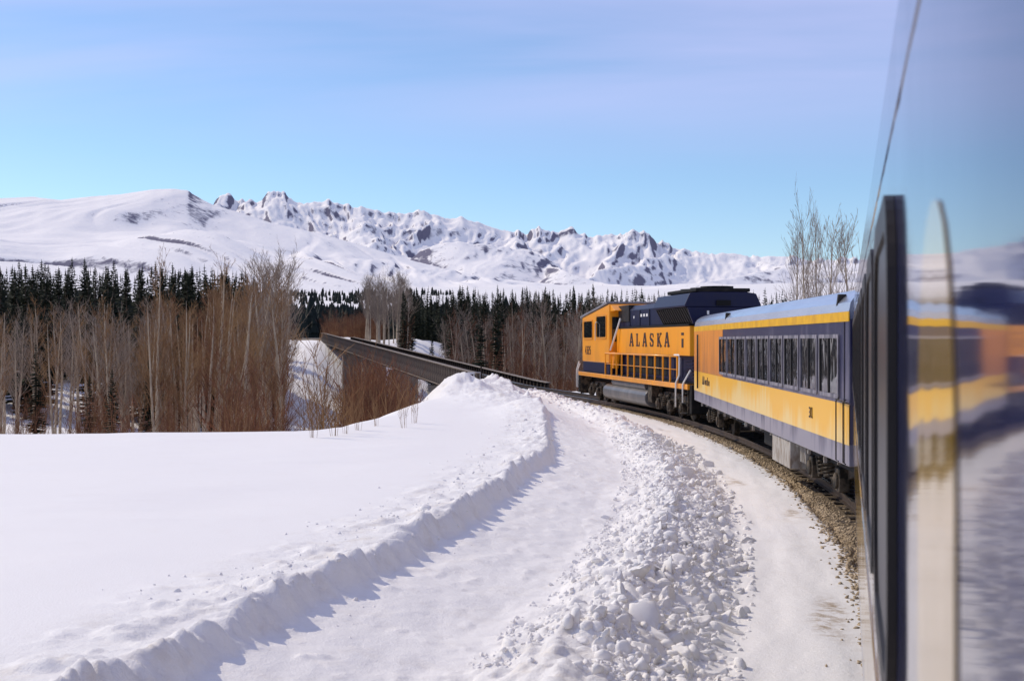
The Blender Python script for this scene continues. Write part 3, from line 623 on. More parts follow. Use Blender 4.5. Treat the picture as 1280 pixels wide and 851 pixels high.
STROKES = {
 'A': [(.12, 0, .46, 1, .13), (.46, 1, .60, 1, .10), (.88, 0, .56, 1, .20), (.24, .33, .76, .33, .11), (0, .045, .30, .045, .09), (.66, .045, 1.06, .045, .09)],
 'L': [(.30, 0, .30, 1, .20), (.08, .955, .52, .955, .09), (.08, .045, .88, .045, .09), (.84, .05, .84, .34, .10)],
 'S': [(.84, .70, .80, .93, .10), (.80, .93, .32, .95, .10), (.32, .95, .16, .80, .17), (.16, .80, .20, .62, .17), (.20, .62, .76, .40, .20), (.76, .40, .84, .22, .17), (.84, .22, .70, .06, .17), (.70, .06, .24, .05, .10), (.24, .05, .14, .30, .10)],
 'K': [(.26, 0, .26, 1, .20), (.06, .955, .46, .955, .09), (.06, .045, .46, .045, .09), (.34, .42, .86, 1, .10), (.44, .52, .90, 0, .20), (.66, .955, 1.02, .955, .09), (.70, .045, 1.06, .045, .09)],
 '4': [(.62, 0, .62, 1, .18), (.62, 1, .08, .32, .14), (.05, .30, .92, .30, .14)],
 '3': [(.12, .92, .78, .92, .14), (.78, .92, .78, .54, .18), (.30, .52, .78, .52, .14), (.80, .52, .80, .08, .18), (.10, .08, .80, .08, .14)],
 '2': [(.12, .92, .80, .92, .14), (.80, .94, .80, .52, .18), (.80, .54, .16, .48, .14), (.16, .52, .16, .06, .18), (.12, .07, .86, .07, .14)],
 '5': [(.84, .92, .16, .92, .14), (.16, .94, .16, .52, .18), (.14, .54, .80, .54, .14), (.80, .56, .80, .08, .18), (.12, .07, .82, .07, .14)],
 '1': [(.5, 0, .5, 1, .2), (.3, .82, .5, .98, .12), (.25, .05, .75, .05, .1)],
 'l': [(.4, 0, .5, 1, .16)], 'a': [(.2, .1, .7, .1, .14), (.2, .1, .25, .5, .16), (.25, .5, .75, .55, .14), (.7, 0, .78, .6, .16)],
 's': [(.2, .06, .6, .06, .12), (.6, .06, .6, .3, .12), (.6, .3, .3, .34, .12), (.3, .34, .35, .58, .12), (.35, .58, .75, .58, .12)], 'k': [(.2, 0, .32, 1, .16), (.3, .25, .75, .6, .12), (.4, .35, .7, 0, .14)],
}
def lettering(parent, text, x0, y, z0, height, width, adv, m, name='lettering', side=1):
    """raised letters on a side that faces +y; text reads towards -x there"""
    out = []
    x = x0
    for ch in text:
        b = MB()
        for i, (ax, az, bx, bz, t) in enumerate(STROKES[ch]):
            pa = Vector((ax * width, az * height)); pb = Vector((bx * width, bz * height)); d = (pb - pa).normalized(); nrm = Vector((-d.y, d.x)); e = 0.012 + i * .0006
            hw = nrm * t * .62 * (width if abs(d.y) > abs(d.x) else height * .9)
            q = [pa + hw, pa - hw, pb - hw, pb + hw]
            b.add([(-c.x, yy, c.y) for yy in (0.0, e) for c in q], [(0, 1, 2, 3), (7, 6, 5, 4), (0, 4, 5, 1), (1, 5, 6, 2), (2, 6, 7, 3), (3, 7, 4, 0)])
        o = b.build(name, m, parent); o.location = (x, y, z0); out.append(o); x -= adv
    return out
def rail_tube(parent, pts, r, m, name='handrail'):
    return MB().tube(pts, r, 7).build(name, m, parent, smooth=True)

# ---- locomotive: X forward, Y left, Z up from the rail head
loco, lm, ld = vehicle_empty('diesel_locomotive', 'orange and navy diesel locomotive leading the train, ALASKA lettered on its hood', 'locomotive', 49.0, 6.5)
def LX(px, lat=1.5): return px_to_x(lm, ld, px, lat)
HL = 10.75
MB().box(-10.3, 10.3, -1.53, 1.53, 1.24, 1.44).build('side_sill', M['orange'], loco, .02)
MB().box(-10.3, 10.3, -1.50, 1.50, 1.442, 1.47).build('walkway_deck', M['black'], loco)
MB().box(-10.0, 10.0, -.85, .85, .80, 1.235).build('underframe', M['black'], loco, .03)
xc0, xc1 = LX(761), LX(728.0)                              # cab rear wall, cab front
roofz = lambda x: 4.36 + (4.86 - 4.36) * (xc1 - x) / (xc1 - xc0)
MB().prism_y([(xc0, 1.98), (xc1, 1.98), (xc1, 4.24), (xc0, 4.76)], -1.50, 1.50).build('cab', M['orange'], loco, .05)
MB().prism_y([(xc0 + .2, 4.78), (xc1 + .35, 4.20), (xc1 + .35, 4.30), (xc0 + .2, 4.88)], -1.56, 1.56).build('cab_roof', M['grey_roof'], loco, .02)
MB().box(xc0 + .02, xc1 - .02, -1.46, 1.46, 1.475, 1.975).build('cab_base', M['navy'], loco, .02)
for px0, px1, z0, z1 in ((741.0, 730.2, 3.18, 4.02), (758.0, 746.0, 3.20, 4.22)):
    a, b_ = LX(px0), LX(px1); w = b_ - a; h = z1 - z0
    for sgn in (1, -1):
        fr = link('cab_window', ring_mesh('cab_window', w + .16, h + .16, .09, .035, .2), M['orange'], loco); fr.location = ((a + b_) / 2, 1.502 * sgn, (z0 + z1) / 2); fr.rotation_euler = (0, 0, 0 if sgn > 0 else math.pi)
        g_ = MB().prism_y(ring_outline(w, h, .16), 0.002, .012).build('pane', M['glass'], fr)
MB().box(xc0 - .05, xc0 - .01, .30, 1.35, 3.0, 4.15).build('cab_rear_window', M['glass'], loco)
MB().prism_y([(xc0 - .9, 4.42), (xc0, 4.42), (xc0, 4.72), (xc0 - .9, 4.45)], -1.42, 1.42).build('cab_rear_visor', M['orange'], loco, .02)
rail_tube(loco, [(LX(747), 1.62, 3.05), (LX(747), 1.62, 3.85), (LX(746), 1.53, 3.95)], .022, M['white'], 'mirror_rail')
# nose ahead of the cab
MB().prism_x([(-1.1, 1.48), (1.1, 1.48), (1.1, 2.9), (.8, 3.15), (-.8, 3.15), (-1.1, 2.9)], xc1 + .01, 10.45).build('nose', M['orange'], loco, .05)
MB().box(10.3, 10.62, -1.45, 1.45, .35, 1.45).build('front_pilot', M['black'], loco, .04)
# hood
hx0, hx1 = -9.35, xc0 - .02
MB().box(hx0, hx1 - .4, -.96, .96, 1.475, 2.46).build('hood_base', M['navy'], loco, .02)
for k in range(9):
    x = hx0 + 1.6 + k * 1.15; MB().box(x, x + 1.0, .962, .985, 1.62, 2.36).build('hood_door', M['black' if 1 < k < 8 else 'navy'], loco, .01)
for k in range(6): MB().box(hx0 + .15, hx0 + 1.3, .962, 1.0, 1.60 + k * .13, 1.66 + k * .13).build('louvre', M['navy'], loco)
MB().box(hx0 - .0, hx1 - .1, -1.16, 1.16, 2.465, 3.60).build('hood_band', M['orange'], loco, .03)
MB().box(hx0 + .02, hx1 - .12, -1.19, 1.19, 3.603, 3.67).build('hood_ledge', M['black'], loco, .01)
rx0, rx1 = LX(863.5, 1.25), LX(818, 1.45)
MB().prism_x([(-1.05, 3.672), (1.05, 3.672), (1.05, 4.42), (.85, 4.62), (-.85, 4.62), (-1.05, 4.42)], rx1, hx1 - .12).build('upper_hood', M['navy'], loco, .03)
MB().box(LX(786, 1.1), LX(773, 1.1), -1.1, 1.1, 3.9, 4.66).build('brake_grille', M['grille'], loco, .02)
for px in (787.5, 800, 812): x = LX(px, 1.06); MB().box(x - .02, x + .02, 1.052, 1.075, 3.69, 4.38).build('panel_seam', M['black'], loco)
for px in (801, 804.5, 808): x = LX(px, 1.08); MB().box(x - .16, x + .10, 1.052, 1.07, 4.08, 4.20).build('data_marking', M['white'], loco)
x = LX(792, 1.08); MB().box(x - .07, x + .07, 1.052, 1.07, 4.03, 4.14).build('data_marking', M['white'], loco)
# flared radiator section
MB().prism_x([(-1.06, 3.672), (1.06, 3.672), (1.12, 3.75), (1.40, 4.28), (-1.40, 4.28), (-1.12, 3.75)], rx0 + .12, rx1).build('radiator_grille', M['grille'], loco, .01)
for k in range(14):
    x = rx0 + .3 + k * (rx1 - rx0 - .5) / 13; MB().prism_x([(1.07, 3.69), (1.13, 3.75), (1.40, 4.26), (1.37, 4.26), (1.06, 3.74)], x - .018, x + .018).build('grille_bar', M['black'], loco).location.y = .02
MB().prism_x([(-1.46, 4.30), (1.46, 4.30), (1.48, 4.36), (1.28, 4.80), (.9, 4.86), (-.9, 4.86), (-1.28, 4.80), (-1.48, 4.36)], rx0 + .02, rx1 + .12).build('radiator_hood', M['navy'], loco, .02)
MB().prism_x([(-1.15, 3.672), (1.15, 3.672), (1.38, 4.29), (-1.38, 4.29)], rx0, rx0 + .11).build('hood_end', M['navy'], loco, .01)
MB().box(rx0 + .02, rx1 - .5, -1.05, 1.05, 4.865, 5.0).build('fan_deck', M['black'], loco, .03)
for k in range(3):
    x = rx0 + .8 + k * (rx1 - rx0 - 1.8) / 2; b_ = MB(); n_ = 20; b_.add([(x + .62 * math.cos(6.283 * i / n_), .62 * math.sin(6.283 * i / n_), z) for z in (5.0, 5.09) for i in range(n_)], [tuple(range(n_, 2 * n_))] + [(i, (i + 1) % n_, n_ + (i + 1) % n_, n_ + i) for i in range(n_)]); b_.build('fan_housing', M['black'], loco)
x = rx0 - .005; MB().box(x - .01, x, .55, .63, 4.02, 4.16).build('rear_marker', M['white'], loco)
MB().box(x - .06, x, -.28, .28, 4.35, 4.55).build('rear_lamp', M['black'], loco, .02)
# lettering
lettering(loco, 'ALASKA', LX(787.0, 1.16), 1.163, 2.80, .55, .74, LX(787.0, 1.16) - LX(795.0, 1.16) , M['lettering'])
lettering(loco, '4325', LX(731.8, 1.5), 1.503, 2.35, .42, .26, .36, M['lettering'], 'road_number')
for px, z, w, h in ((853, 2.95, .25, .34), (853, 3.3, .35, .10)): x = LX(px, 1.17); MB().box(x - w / 2, x + w / 2, 1.162, 1.172, z - h / 2, z + h / 2).build('stencil_panel', M['lettering'], loco)
MB().prism_y([(xc0 - .95, 2.5), (xc0 - .05, 2.5), (xc0 - .05, 1.9), (xc0 - .35, 1.75), (xc0 - .6, 1.75)], 1.17, 1.42).build('sand_fill_box', M['orange'], loco, .02)
rail_tube(loco, [(xc0 - .15, 1.45, 2.6), (xc0 - 1.0, 1.22, 3.9), (xc0 - 1.1, 1.20, 4.05)], .05, M['white'], 'exhaust_pipe')
# handrail posts along the walkway
posts = [757, 764.6, 771, 777.5, 785, 793, 801, 809, 819, 829, 838, 847]
for px in posts:
    x = LX(px, 1.49); MB().box(x - .035, x + .035, 1.47, 1.53, 1.445, 2.44).build('rail_post', M['orange'], loco)
for sgn in (1, -1): rail_tube(loco, [(LX(757, 1.49), 1.5 * sgn, 2.45), (LX(847, 1.49), 1.5 * sgn, 2.45)], .035, M['orange'])
rail_tube(loco, [(LX(757, 1.49), 1.5, 1.95), (LX(847, 1.49), 1.5, 1.95)], .015, M['orange'])
for px in posts[::3]: x = LX(px, 1.49); MB().box(x - .03, x + .03, -1.53, -1.47, 1.445, 2.44).build('rail_post', M['orange'], loco)
xr = -9.35
rail_tube(loco, [(xr + .9, 1.5, 2.50), (xr + .28, 1.5, 2.50), (xr + .12, 1.52, 2.40), (xr + .08, 1.54, 1.75), (xr + .40, 1.58, 1.45), (xr + .42, 1.58, .55)], .034, M['white'])
rail_tube(loco, [(-10.45, 1.45, 1.95), (-9.95, 1.56, 1.50), (-9.9, 1.58, 1.40), (-9.9, 1.58, .75)], .034, M['white'])
rail_tube(loco, [(10.25, 1.48, 1.95), (10.55, 1.52, 1.6), (10.62, 1.54, 1.5), (10.62, 1.54, .6)], .034, M['white'])
rail_tube(loco, [(10.0, 1.48, 1.85), (10.2, 1.54, 1.55), (10.22, 1.55, .6)], .03, M['white'])
for sgn in (1, -1):
    for xs_ in (-10.25, 9.75):
        for k, z in enumerate((.35, .72, 1.08)): MB().box(xs_, xs_ + .65, 1.12 * sgn - .2, 1.12 * sgn + .42 * (1 if sgn > 0 else .0), z, z + .035).build('step', M['black'], loco)
        MB().box(xs_ - .04, xs_, min(.9 * sgn, 1.5 * sgn), max(.9 * sgn, 1.5 * sgn), .3, 1.235).build('step_side', M['grime'], loco)
MB().box(-10.6, -10.3, -1.45, 1.45, .35, 1.42).build('rear_pilot', M['black'], loco, .04)
MB().box(-11.2, -10.5, -.14, .14, .72, 1.0).build('coupler', M['grime'], loco, .03)
MB().box(-10.34, -10.30, -1.53, 1.53, 1.24, 1.44).build('end_sill', M['orange'], loco)
# tanks and trucks
tx0, tx1 = LX(806, 1.5), LX(753.5, 1.5)
b_ = MB(); pr = [(-1.40, 1.08), (-1.50, .80), (-1.46, .52), (-1.20, .26), (-.8, .18), (.8, .18), (1.20, .26), (1.46, .52), (1.50, .80), (1.40, 1.08)]
b_.prism_x([(1.50 * math.copysign(abs(math.cos(a)) ** .6, math.cos(a)), .64 + .47 * math.copysign(abs(math.sin(a)) ** .75, math.sin(a))) for a in np.linspace(0, 6.283, 41)[:-1]], tx0, tx1); b_.build('fuel_tank', M['tank'], loco, .03)
MB().cyl_x(1.22, 1.12, .17, tx0 + .5, tx1 - 1.4, 16).build('air_reservoir', M['tank'], loco)
MB().box(tx0 - .75, tx0 - .1, .9, 1.4, .5, 1.2).build('filter_box', M['grime'], loco, .03)
truck(loco, 6.75, 3, 1.75, True); truck(loco, -6.75, 3, 1.75, True)

# ---- coaches
def coach_body(root, L, half, zs, m_body, m_skirt, m_yel, m_stripe, m_roof, skirt_z=.92, top=4.02, eave=3.54, stripe=.012):
    hl = L / 2
    MB().prism_x([(-half, 1.95), (half, 1.95), (half, eave - (.14 if stripe else 0)), (-half, eave - (.14 if stripe else 0))], -hl, hl).build('body_shell', m_body, root, .02)
    MB().prism_x([(-half, skirt_z), (half, skirt_z), (half, 1.30), (-half, 1.30)], -hl + .02, hl - .02).build('skirt', m_skirt, root, .02)
    MB().box(-hl + .02, hl - .02, -half + .002, half - .002, 1.30, 1.95).build('lower_shell', m_body, root)
    for sg_ in (1, -1):
        y = sorted((half * sg_ - .006 * sg_, half * sg_ + .006 * sg_)); MB().box(-hl + .01, hl - .01, y[0], y[1], 1.28, 1.97).build('yellow_band', m_yel, root)
        if not stripe: continue
        y = sorted((half * sg_ - .006 * sg_, half * sg_ + stripe * sg_)); MB().box(-hl, hl, y[0], y[1], eave - .168, eave).build('eave_stripe', m_stripe, root)
    pr = [(half * .998, eave - .13), (half * .998, eave + .004)]
    for i in range(1, 13):
        a = math.pi * i / 13; pr.append((math.copysign(abs(math.cos(a)) ** .62, math.cos(a)) * half * .998, eave + .004 + math.sin(a) ** .8 * (top - eave)))
    pr += [(-half * .998, eave + .004), (-half * .998, eave - .13)]
    b_ = MB().prism_x(pr[::-1], -hl + .03, hl - .03); ro = b_.build('roof', m_roof, root); return ro
coach, cm, cdv = vehicle_empty('passenger_coach', 'salt streaked blue and yellow passenger coach coupled behind the locomotive', 'railway coach', 25.2, 8.8)
def CX(px): return px_to_x(cm, cdv, px, SIDE)
CL = 24.4
roof = coach_body(coach, CL, SIDE, None, M['c_navy'], M['c_skirt'], M['c_yellow'], M['c_stripe'], M['silver'])
for px in (905.5, 1044): x = CX(px); b_ = MB(); b_.prism_y([(x - .05, 3.66), (x + .03, 3.66), (x - .10, 3.86), (x - .18, 3.86)], 1.36, 1.50); b_.build('roof_vent', M['rubber'], roof)
MB().box(-CL / 2 + .3, -CL / 2 + 2.2, -.5, .5, 4.0, 4.16).build('roof_ventilator', M['rust'], roof, .05)
wins = [(899.5, 909.5), (911.6, 921), (923.6, 934), (936.5, 948.5), (950.8, 964.5), (967.3, 981.8), (985.5, 1001.8), (1005.8, 1024.7), (1029.3, 1051.2)]
wx0, wx1 = CX(wins[0][0]), CX(wins[-1][1]); pitch = (wx0 - wx1) / len(wins)
ww = pitch * .86
wring = ring_mesh('window', ww + .10, 1.12, .07, .035, .06, 3); wring.materials.append(M['frame'])
wb_ = MB().box(-ww / 2, ww / 2, .004, .014, -.52, .52); wpane = new_mesh('pane', wb_.v, wb_.f); wpane.materials.append(M['coach_glass'])
wb_ = MB().box(-.035, .035, .016, .034, -.52, .52); wmul = new_mesh('mullion', wb_.v, wb_.f); wmul.materials.append(M['rubber'])
for sg_ in (1, -1):
    for k in range(len(wins)):
        x = wx1 + pitch * (k + .5); fr = link('window', wring, None, coach); fr.location = (x, (SIDE + .001) * sg_, 2.60); fr.rotation_euler = (0, 0, 0 if sg_ > 0 else math.pi)
        link('pane', wpane, None, fr); link('mullion', wmul, None, fr); o = link('mullion', wmul, None, fr); o.location.x = -ww / 2 + .05 if k % 2 else ww / 2 - .05
gx0 = CX(903.5)
MB().box(gx0, CL / 2 - .01, SIDE - .004, SIDE + .008, 1.975, 3.39).build('gold_end_panel', M['c_gold'], coach)
for px in (874.5,): x = CX(px); rail_tube(coach, [(x, SIDE + .07, 1.4), (x, SIDE + .07, 3.25)], .03, M['rubber'], 'grab_rail')
for px in (1050, 1059): x = CX(px); rail_tube(coach, [(x, SIDE + .02, 2.05), (x, SIDE + .07, 2.0), (x, SIDE + .07, .98), (x, SIDE + .02, .95)], .012, M['rubber'], 'grab_rail')
rail_tube(coach, [(CX(1050), SIDE + .07, 2.03), (CX(1066), SIDE + .07, 2.0)], .014, M['grime'], 'grab_rail')
x = -CL / 2 + .35; MB().box(x - .012, x + .012, SIDE - .004, SIDE + .010, .95, 3.5).build('door_seam', M['rubber'], coach)
MB().box(-CL / 2 - .35, -CL / 2 - .01, -.6, .6, 1.2, 3.5).build('gangway_bellows', M['rubber'], coach, .03)
MB().box(CL / 2 + .01, CL / 2 + .35, -.6, .6, 1.2, 3.5).build('gangway_bellows', M['rubber'], coach, .03)
MB().box(-CL / 2 + .4, CL / 2 - .4, -1.2, 1.2, .72, .918).build('underframe', M['black'], coach)
xb0, xb1 = CX(984), CX(962)
MB().box(xb0, xb1, 1.10, 1.46, .30, .90).build('equipment_cover', M['pale_box'], coach, .02)
MB().box(xb0 + .01, xb1 - .01, .2, 1.095, .32, .88).build('equipment_box', M['rust'], coach, .02)
for k in range(5): x = xb0 - .35 - k * .14; MB().box(x, x + .05, 1.2, 1.3, .5, .9).build('heater_fin', M['pale_box'], coach)
for x0, x1, z0 in ((xb1 + .4, xb1 + 1.6, .45), (xb1 + 2.2, xb1 + 3.4, .4), (xb0 - 3.0, xb0 - 1.6, .5)): MB().box(x0, x1, -1.2, 1.1, z0, .718).build('equipment_box', M['black'], coach, .03)
for k in range(16):
    x = -CL / 2 + .9 + k * 1.45 + rnd(-.3, .3); h_ = rnd(.06, .16); MB().box(x, x + .05, 1.40, 1.46, .92 - h_, .919).build('hanger', M['pale_box'], coach)
truck(coach, 8.8, 2, 2.5, False); truck(coach, -8.8, 2, 2.5, False)
lettering(coach, 'Alaska', CX(878.5), SIDE + .007, 1.58, .26, .30, .34, M['lettering'], 'emblem')
lettering(coach, '31', CX(1012), SIDE + .007, 1.56, .20, .16, .20, M['lettering'], 'coach_number')

near, nm, nd_ = vehicle_empty('passenger_coach', 'glossy coach with black framed windows seen close along its mirroring side', 'railway coach', 0.0, 8.8)
coach_body(near, CL, SIDE, None, M['m_navy'], M['m_navy'], M['m_yellow'], M['m_navy'], M['silver'], eave=3.66, top=4.12, stripe=.002)
cam_x = -9.6
nring = ring_mesh('window', 1.34, 1.06, .075, .018, .26, 8); nring.materials.append(M['rubber'])
b_ = MB().prism_y(ring_outline(1.2, .92, .19), .002, .008); npane = new_mesh('pane', b_.v, b_.f); npane.materials.append(M['dull_glass'])
for sg_ in (1, -1):
    for k in range(12):
        x = cam_x + 2.5 + .67 + k * 1.6
        if x > CL / 2 - .8: break
        fr = link('window', nring, None, near); fr.location = (x, (SIDE + .001) * sg_, 2.82); fr.rotation_euler = (0, 0, 0 if sg_ > 0 else math.pi); link('pane', npane, None, fr)
b_ = MB().prism_y([(x, z) for x, z in ring_outline(.60, 2.2, .28)], 0, .0012).build('door_post', M['m_yellow'], near); b_.location = (cam_x + 1.45, SIDE + .001, 2.1)
MB().box(-CL / 2 + .4, CL / 2 - .4, -1.2, 1.2, .6, .918).build('underframe', M['black'], near)
truck(near, 8.8, 2, 2.5, False); truck(near, -8.8, 2, 2.5, False)

# ------------------------------------------------------------------ trees
M['bark_pale'] = simple('pale_aspen_bark', (.46, .37, .26), .85, 0, (.30, .23, .16), 3, (1, 1, .4))
M['twig_tan'] = simple('tan_twigs', (.31, .185, .085), .85, 0, (.17, .085, .042), .6)
M['twig_red'] = simple('red_brown_twigs', (.22, .09, .042), .85, 0, (.10, .042, .026), .6)
M['twig_grey'] = simple('grey_twigs', (.33, .26, .20), .85, 0, (.21, .155, .115), .6)
M['bark_dark'] = simple('spruce_bark', (.085, .06, .045), .9)
M['needle'] = simple('spruce_needles', (.011, .017, .009), .85, 0, (.026, .030, .013), 1.2)
M['needle_hazed'] = simple('haze_tinted_far_needles', (.010, .016, .013), .85)  # bluer than the near needles: distance haze is put into this colour
def perp(d):
    u = d.cross(Vector((0, 0, 1)) if abs(d.z) < .95 else Vector((1, 0, 0))).normalized(); return u, d.cross(u)
def bare_tree(seed, h=10.0, nb=30, spread=.55, thick=1.0, limbs=(.30, .97)):
    rg = random.Random(seed); T = MB(); B = MB(); p = Vector((0, 0, -.3)); pts = [p.copy()]; lean = Vector((rg.uniform(-.05, .05), rg.uniform(-.05, .05), 1)).normalized()
    nseg = 9
    for i in range(nseg): lean = (lean + Vector((rg.gauss(0, .035), rg.gauss(0, .035), .06))).normalized(); p = p + lean * (h + .3) / nseg; pts.append(p.copy())
    r0 = .0115 * h * thick
    T.tube(pts, [r0 * (1 - i / nseg) ** .8 + .010 for i in range(nseg + 1)], 5)
    def on(t):
        k = min(int(t * nseg), nseg - 1); return pts[k].lerp(pts[k + 1], t * nseg - k)
    for i in range(nb):
        t = rg.uniform(*limbs) ** .85; base = on(t); a = rg.uniform(0, 6.283); up = rg.uniform(.9, 1.9)
        L = h * (.10 + .24 * (1 - t) ** .8) * rg.uniform(.6, 1.2) * spread * 1.5
        d = Vector((math.cos(a), math.sin(a), up)).normalized(); q = base; bp = [q.copy()]
        for k in range(3): d = (d + Vector((rg.gauss(0, .10), rg.gauss(0, .10), .20))).normalized(); q = q + d * L / 3; bp.append(q.copy())
        rb = max(.009, r0 * .30 * (1 - t)) + .004
        B.tube(bp, [rb, rb * .75, rb * .5, .006], 3, False)
        for j in range(rg.randint(4, 7)):
            tt = rg.uniform(.2, 1); k = min(int(tt * 3), 2); sb = bp[k].lerp(bp[k + 1], tt * 3 - k); dd = (bp[k + 1] - bp[k]).normalized(); u, w = perp(dd); a2 = rg.uniform(0, 6.283)
            sd_ = (dd + (u * math.cos(a2) + w * math.sin(a2)) * rg.uniform(.45, .9) + Vector((0, 0, .25))).normalized(); sl = L * rg.uniform(.22, .5); e1 = sb + sd_ * sl * .5; e2 = e1 + (sd_ + Vector((rg.gauss(0, .15), rg.gauss(0, .15), .15))).normalized() * sl * .5
            B.tube([sb, e1, e2], [.009, .007, .004], 3, False)
            for m_ in range(rg.randint(2, 3)):
                st_ = e1.lerp(e2, rg.uniform(0, 1)); td = (sd_ + Vector((rg.gauss(0, .45), rg.gauss(0, .45), rg.uniform(0, .5)))).normalized(); B.tube([st_, st_ + td * sl * rg.uniform(.25, .5)], [.006, .004], 3, False)
    return T, B
def shrub(seed, h=7.0, ns=22, fan=.16):
    rg = random.Random(seed); T = MB(); B = MB()
    for i in range(ns):
        a = rg.uniform(0, 6.283); rr = rg.uniform(0, .45); p = Vector((rr * math.cos(a), rr * math.sin(a), -.2)); d = Vector((math.cos(a) * rg.uniform(0, fan), math.sin(a) * rg.uniform(0, fan), 1)).normalized(); L = h * rg.uniform(.55, 1.05); pts = [p.copy()]
        for k in range(4): d = (d + Vector((rg.gauss(0, .06), rg.gauss(0, .06), .08))).normalized(); p = p + d * L / 4; pts.append(p.copy())
        T.tube(pts, [.022, .018, .014, .010, .005], 3, False)
        for j in range(rg.randint(9, 14)):
            t = rg.uniform(.25, .98); k = min(int(t * 4), 3); s_ = pts[k].lerp(pts[k + 1], t * 4 - k); a2 = rg.uniform(0, 6.283); dd = Vector((math.cos(a2), math.sin(a2), rg.uniform(1.0, 2.2))).normalized(); l2 = L * rg.uniform(.12, .3) * (1.15 - t * .6)
            e1 = s_ + dd * l2; B.tube([s_, e1], [.008, .004], 3, False)
            for m_ in range(2): st_ = s_.lerp(e1, rg.uniform(.3, .8)); td = (dd + Vector((rg.gauss(0, .4), rg.gauss(0, .4), .3))).normalized(); B.tube([st_, st_ + td * l2 * .55], [.005, .003], 3, False)
    return T, B
def spruce(seed, h=14.0, w=1.45, sparse=1.0):
    rg = random.Random(seed); T = MB(); B = MB(); T.tube([(0, 0, -.4), (0, 0, h * .5), (0, 0, h * .97)], [h * .011, h * .007, .01], 6)
    z = h * rg.uniform(.04, .10); lump_ = [rg.uniform(.7, 1.2) for _ in range(12)]
    while z < h * .995:
        t = z / h; rad_ = w * ((1 - t) ** .78) * (1 if t > .12 else .75) * lump_[int(t * 11)] + .07; nbr = max(4, int(6 + 6 * (1 - t)))
        for i in range(nbr):
            if rg.random() < .10: continue
            a = rg.uniform(0, 6.283); L = rad_ * rg.uniform(.65, 1.2); droop = rg.uniform(.15, .5) if t < .75 else rg.uniform(-.5, .2); c, s_ = math.cos(a), math.sin(a); wd = L * rg.uniform(.22, .36) + .05
            def P(u, v, dz): return (c * u - s_ * v, s_ * u + c * v, z + dz)
            zz_ = lambda u: -droop * u + .12 * u * u / max(L, .2)
            k = 4; vs_ = [P(0, 0, .04)]
            for q in range(1, k + 1):
                u = L * q / k; wq = wd * (1 - (q / k) ** 1.4) * (1 if q % 2 else .55) + .02; vs_ += [P(u - rg.uniform(0, .1) * L, wq, zz_(u) - wq * .45), P(u, 0, zz_(u) + .05), P(u - rg.uniform(0, .1) * L, -wq, zz_(u) - wq * .45)]
            fs = [(0, 1, 2), (0, 2, 3)]
            for q in range(k - 1): o = 1 + q * 3; fs += [(o, o + 3, o + 4, o + 1), (o + 1, o + 4, o + 5, o + 2)]
            B.add(vs_, fs)
        z += h * .020 * sparse * (1.25 - .55 * t) * rg.uniform(.8, 1.2)
    B.tube([(0, 0, h * .94), (0, 0, h * 1.02)], [.06, .01], 4); return T, B
def proto(gen, tw, cr, n, **k):
    out = []
    for i in range(n):
        T, B = gen(1000 + i * 31 + hash_(gen.__name__), **k); t = new_mesh('trunk', T.v, T.f, True); c = new_mesh('crown', B.v, B.f); t.materials.append(tw); c.materials.append(cr); out.append((t, c))
    return out
def hash_(s): return sum(ord(c) * (i + 1) for i, c in enumerate(s)) % 977
ASPEN = proto(bare_tree, M['bark_pale'], M['twig_tan'], 6)
ASPEN_RED = proto(bare_tree, M['bark_pale'], M['twig_red'], 4, spread=.5)
BIRCH = proto(bare_tree, M['bark_pale'], M['twig_grey'], 4, nb=46, spread=.75)
WILLOW = proto(shrub, M['twig_tan'], M['twig_red'], 5)
THIN = proto(shrub, M['twig_tan'], M['twig_tan'], 4, h=5.0, ns=7, fan=.22)
SPRUCE = proto(spruce, M['bark_dark'], M['needle'], 7)
HT = {'A': 10.0, 'W': 4.0, 'S': 14.0}
def plant(name, label, cat, group, meshes, x, y, z, sc, widen=1.0):
    r = thing(name, label, cat, (x, y, z), rnd(0, 6.28), group); r.scale = (sc * widen, sc * widen, sc); t, c = random.choice(meshes)
    link('trunk' if 'shrub' not in name else 'stems', t, None, r); link('crown' if 'shrub' not in name else 'twigs', c, None, r); return r
def stand(count, az0, az1, d0, d1, top0, top1, meshes, base_h, name, label, cat, group, gz_=valley_z, widen=1.0, dpow=1.0, skip=None):
    """trees spread over a sector of the valley, each as tall as the stand is there"""
    k = 0; tries = 0; todo = []
    while k < count and tries < count * 12:
        tries += 1; px = rnd(az0, az1); y = d0 + (d1 - d0) * random.random() ** dpow; x = (px - 640) / F * y
        s_, n_ = to_sn(np.array([x]), np.array([y])); s_ = s_[0]; n_ = n_[0]
        if abs(n_) < 5.2 and s_ < 330: continue
        if skip and skip(x, y, s_, n_, px): continue
        z = float(gz_(np.array([x]), np.array([y]))[0]); tp_ = top0(px) if callable(top0) else top0; top_y = tp_ + random.triangular(-1, 1, .1) * top1
        h = CAMZ + (HY - top_y) / F * y - z
        if h < 1: continue
        todo.append((h, x, y, z)); k += 1
    hs_ = sorted(t[0] for t in todo)
    for h, x, y, z in todo:
        q = hs_.index(h) / max(1, len(hs_)); size = 'low ' if q < .25 else 'tall ' if q > .75 else 'middling '
        plant(name, size + label, cat, size + group, meshes, x, y, z - .05, h / base_h, widen * rnd(.85, 1.2))
clear = lambda x, y, s, n, px: 352 < px < 428 and y > 75
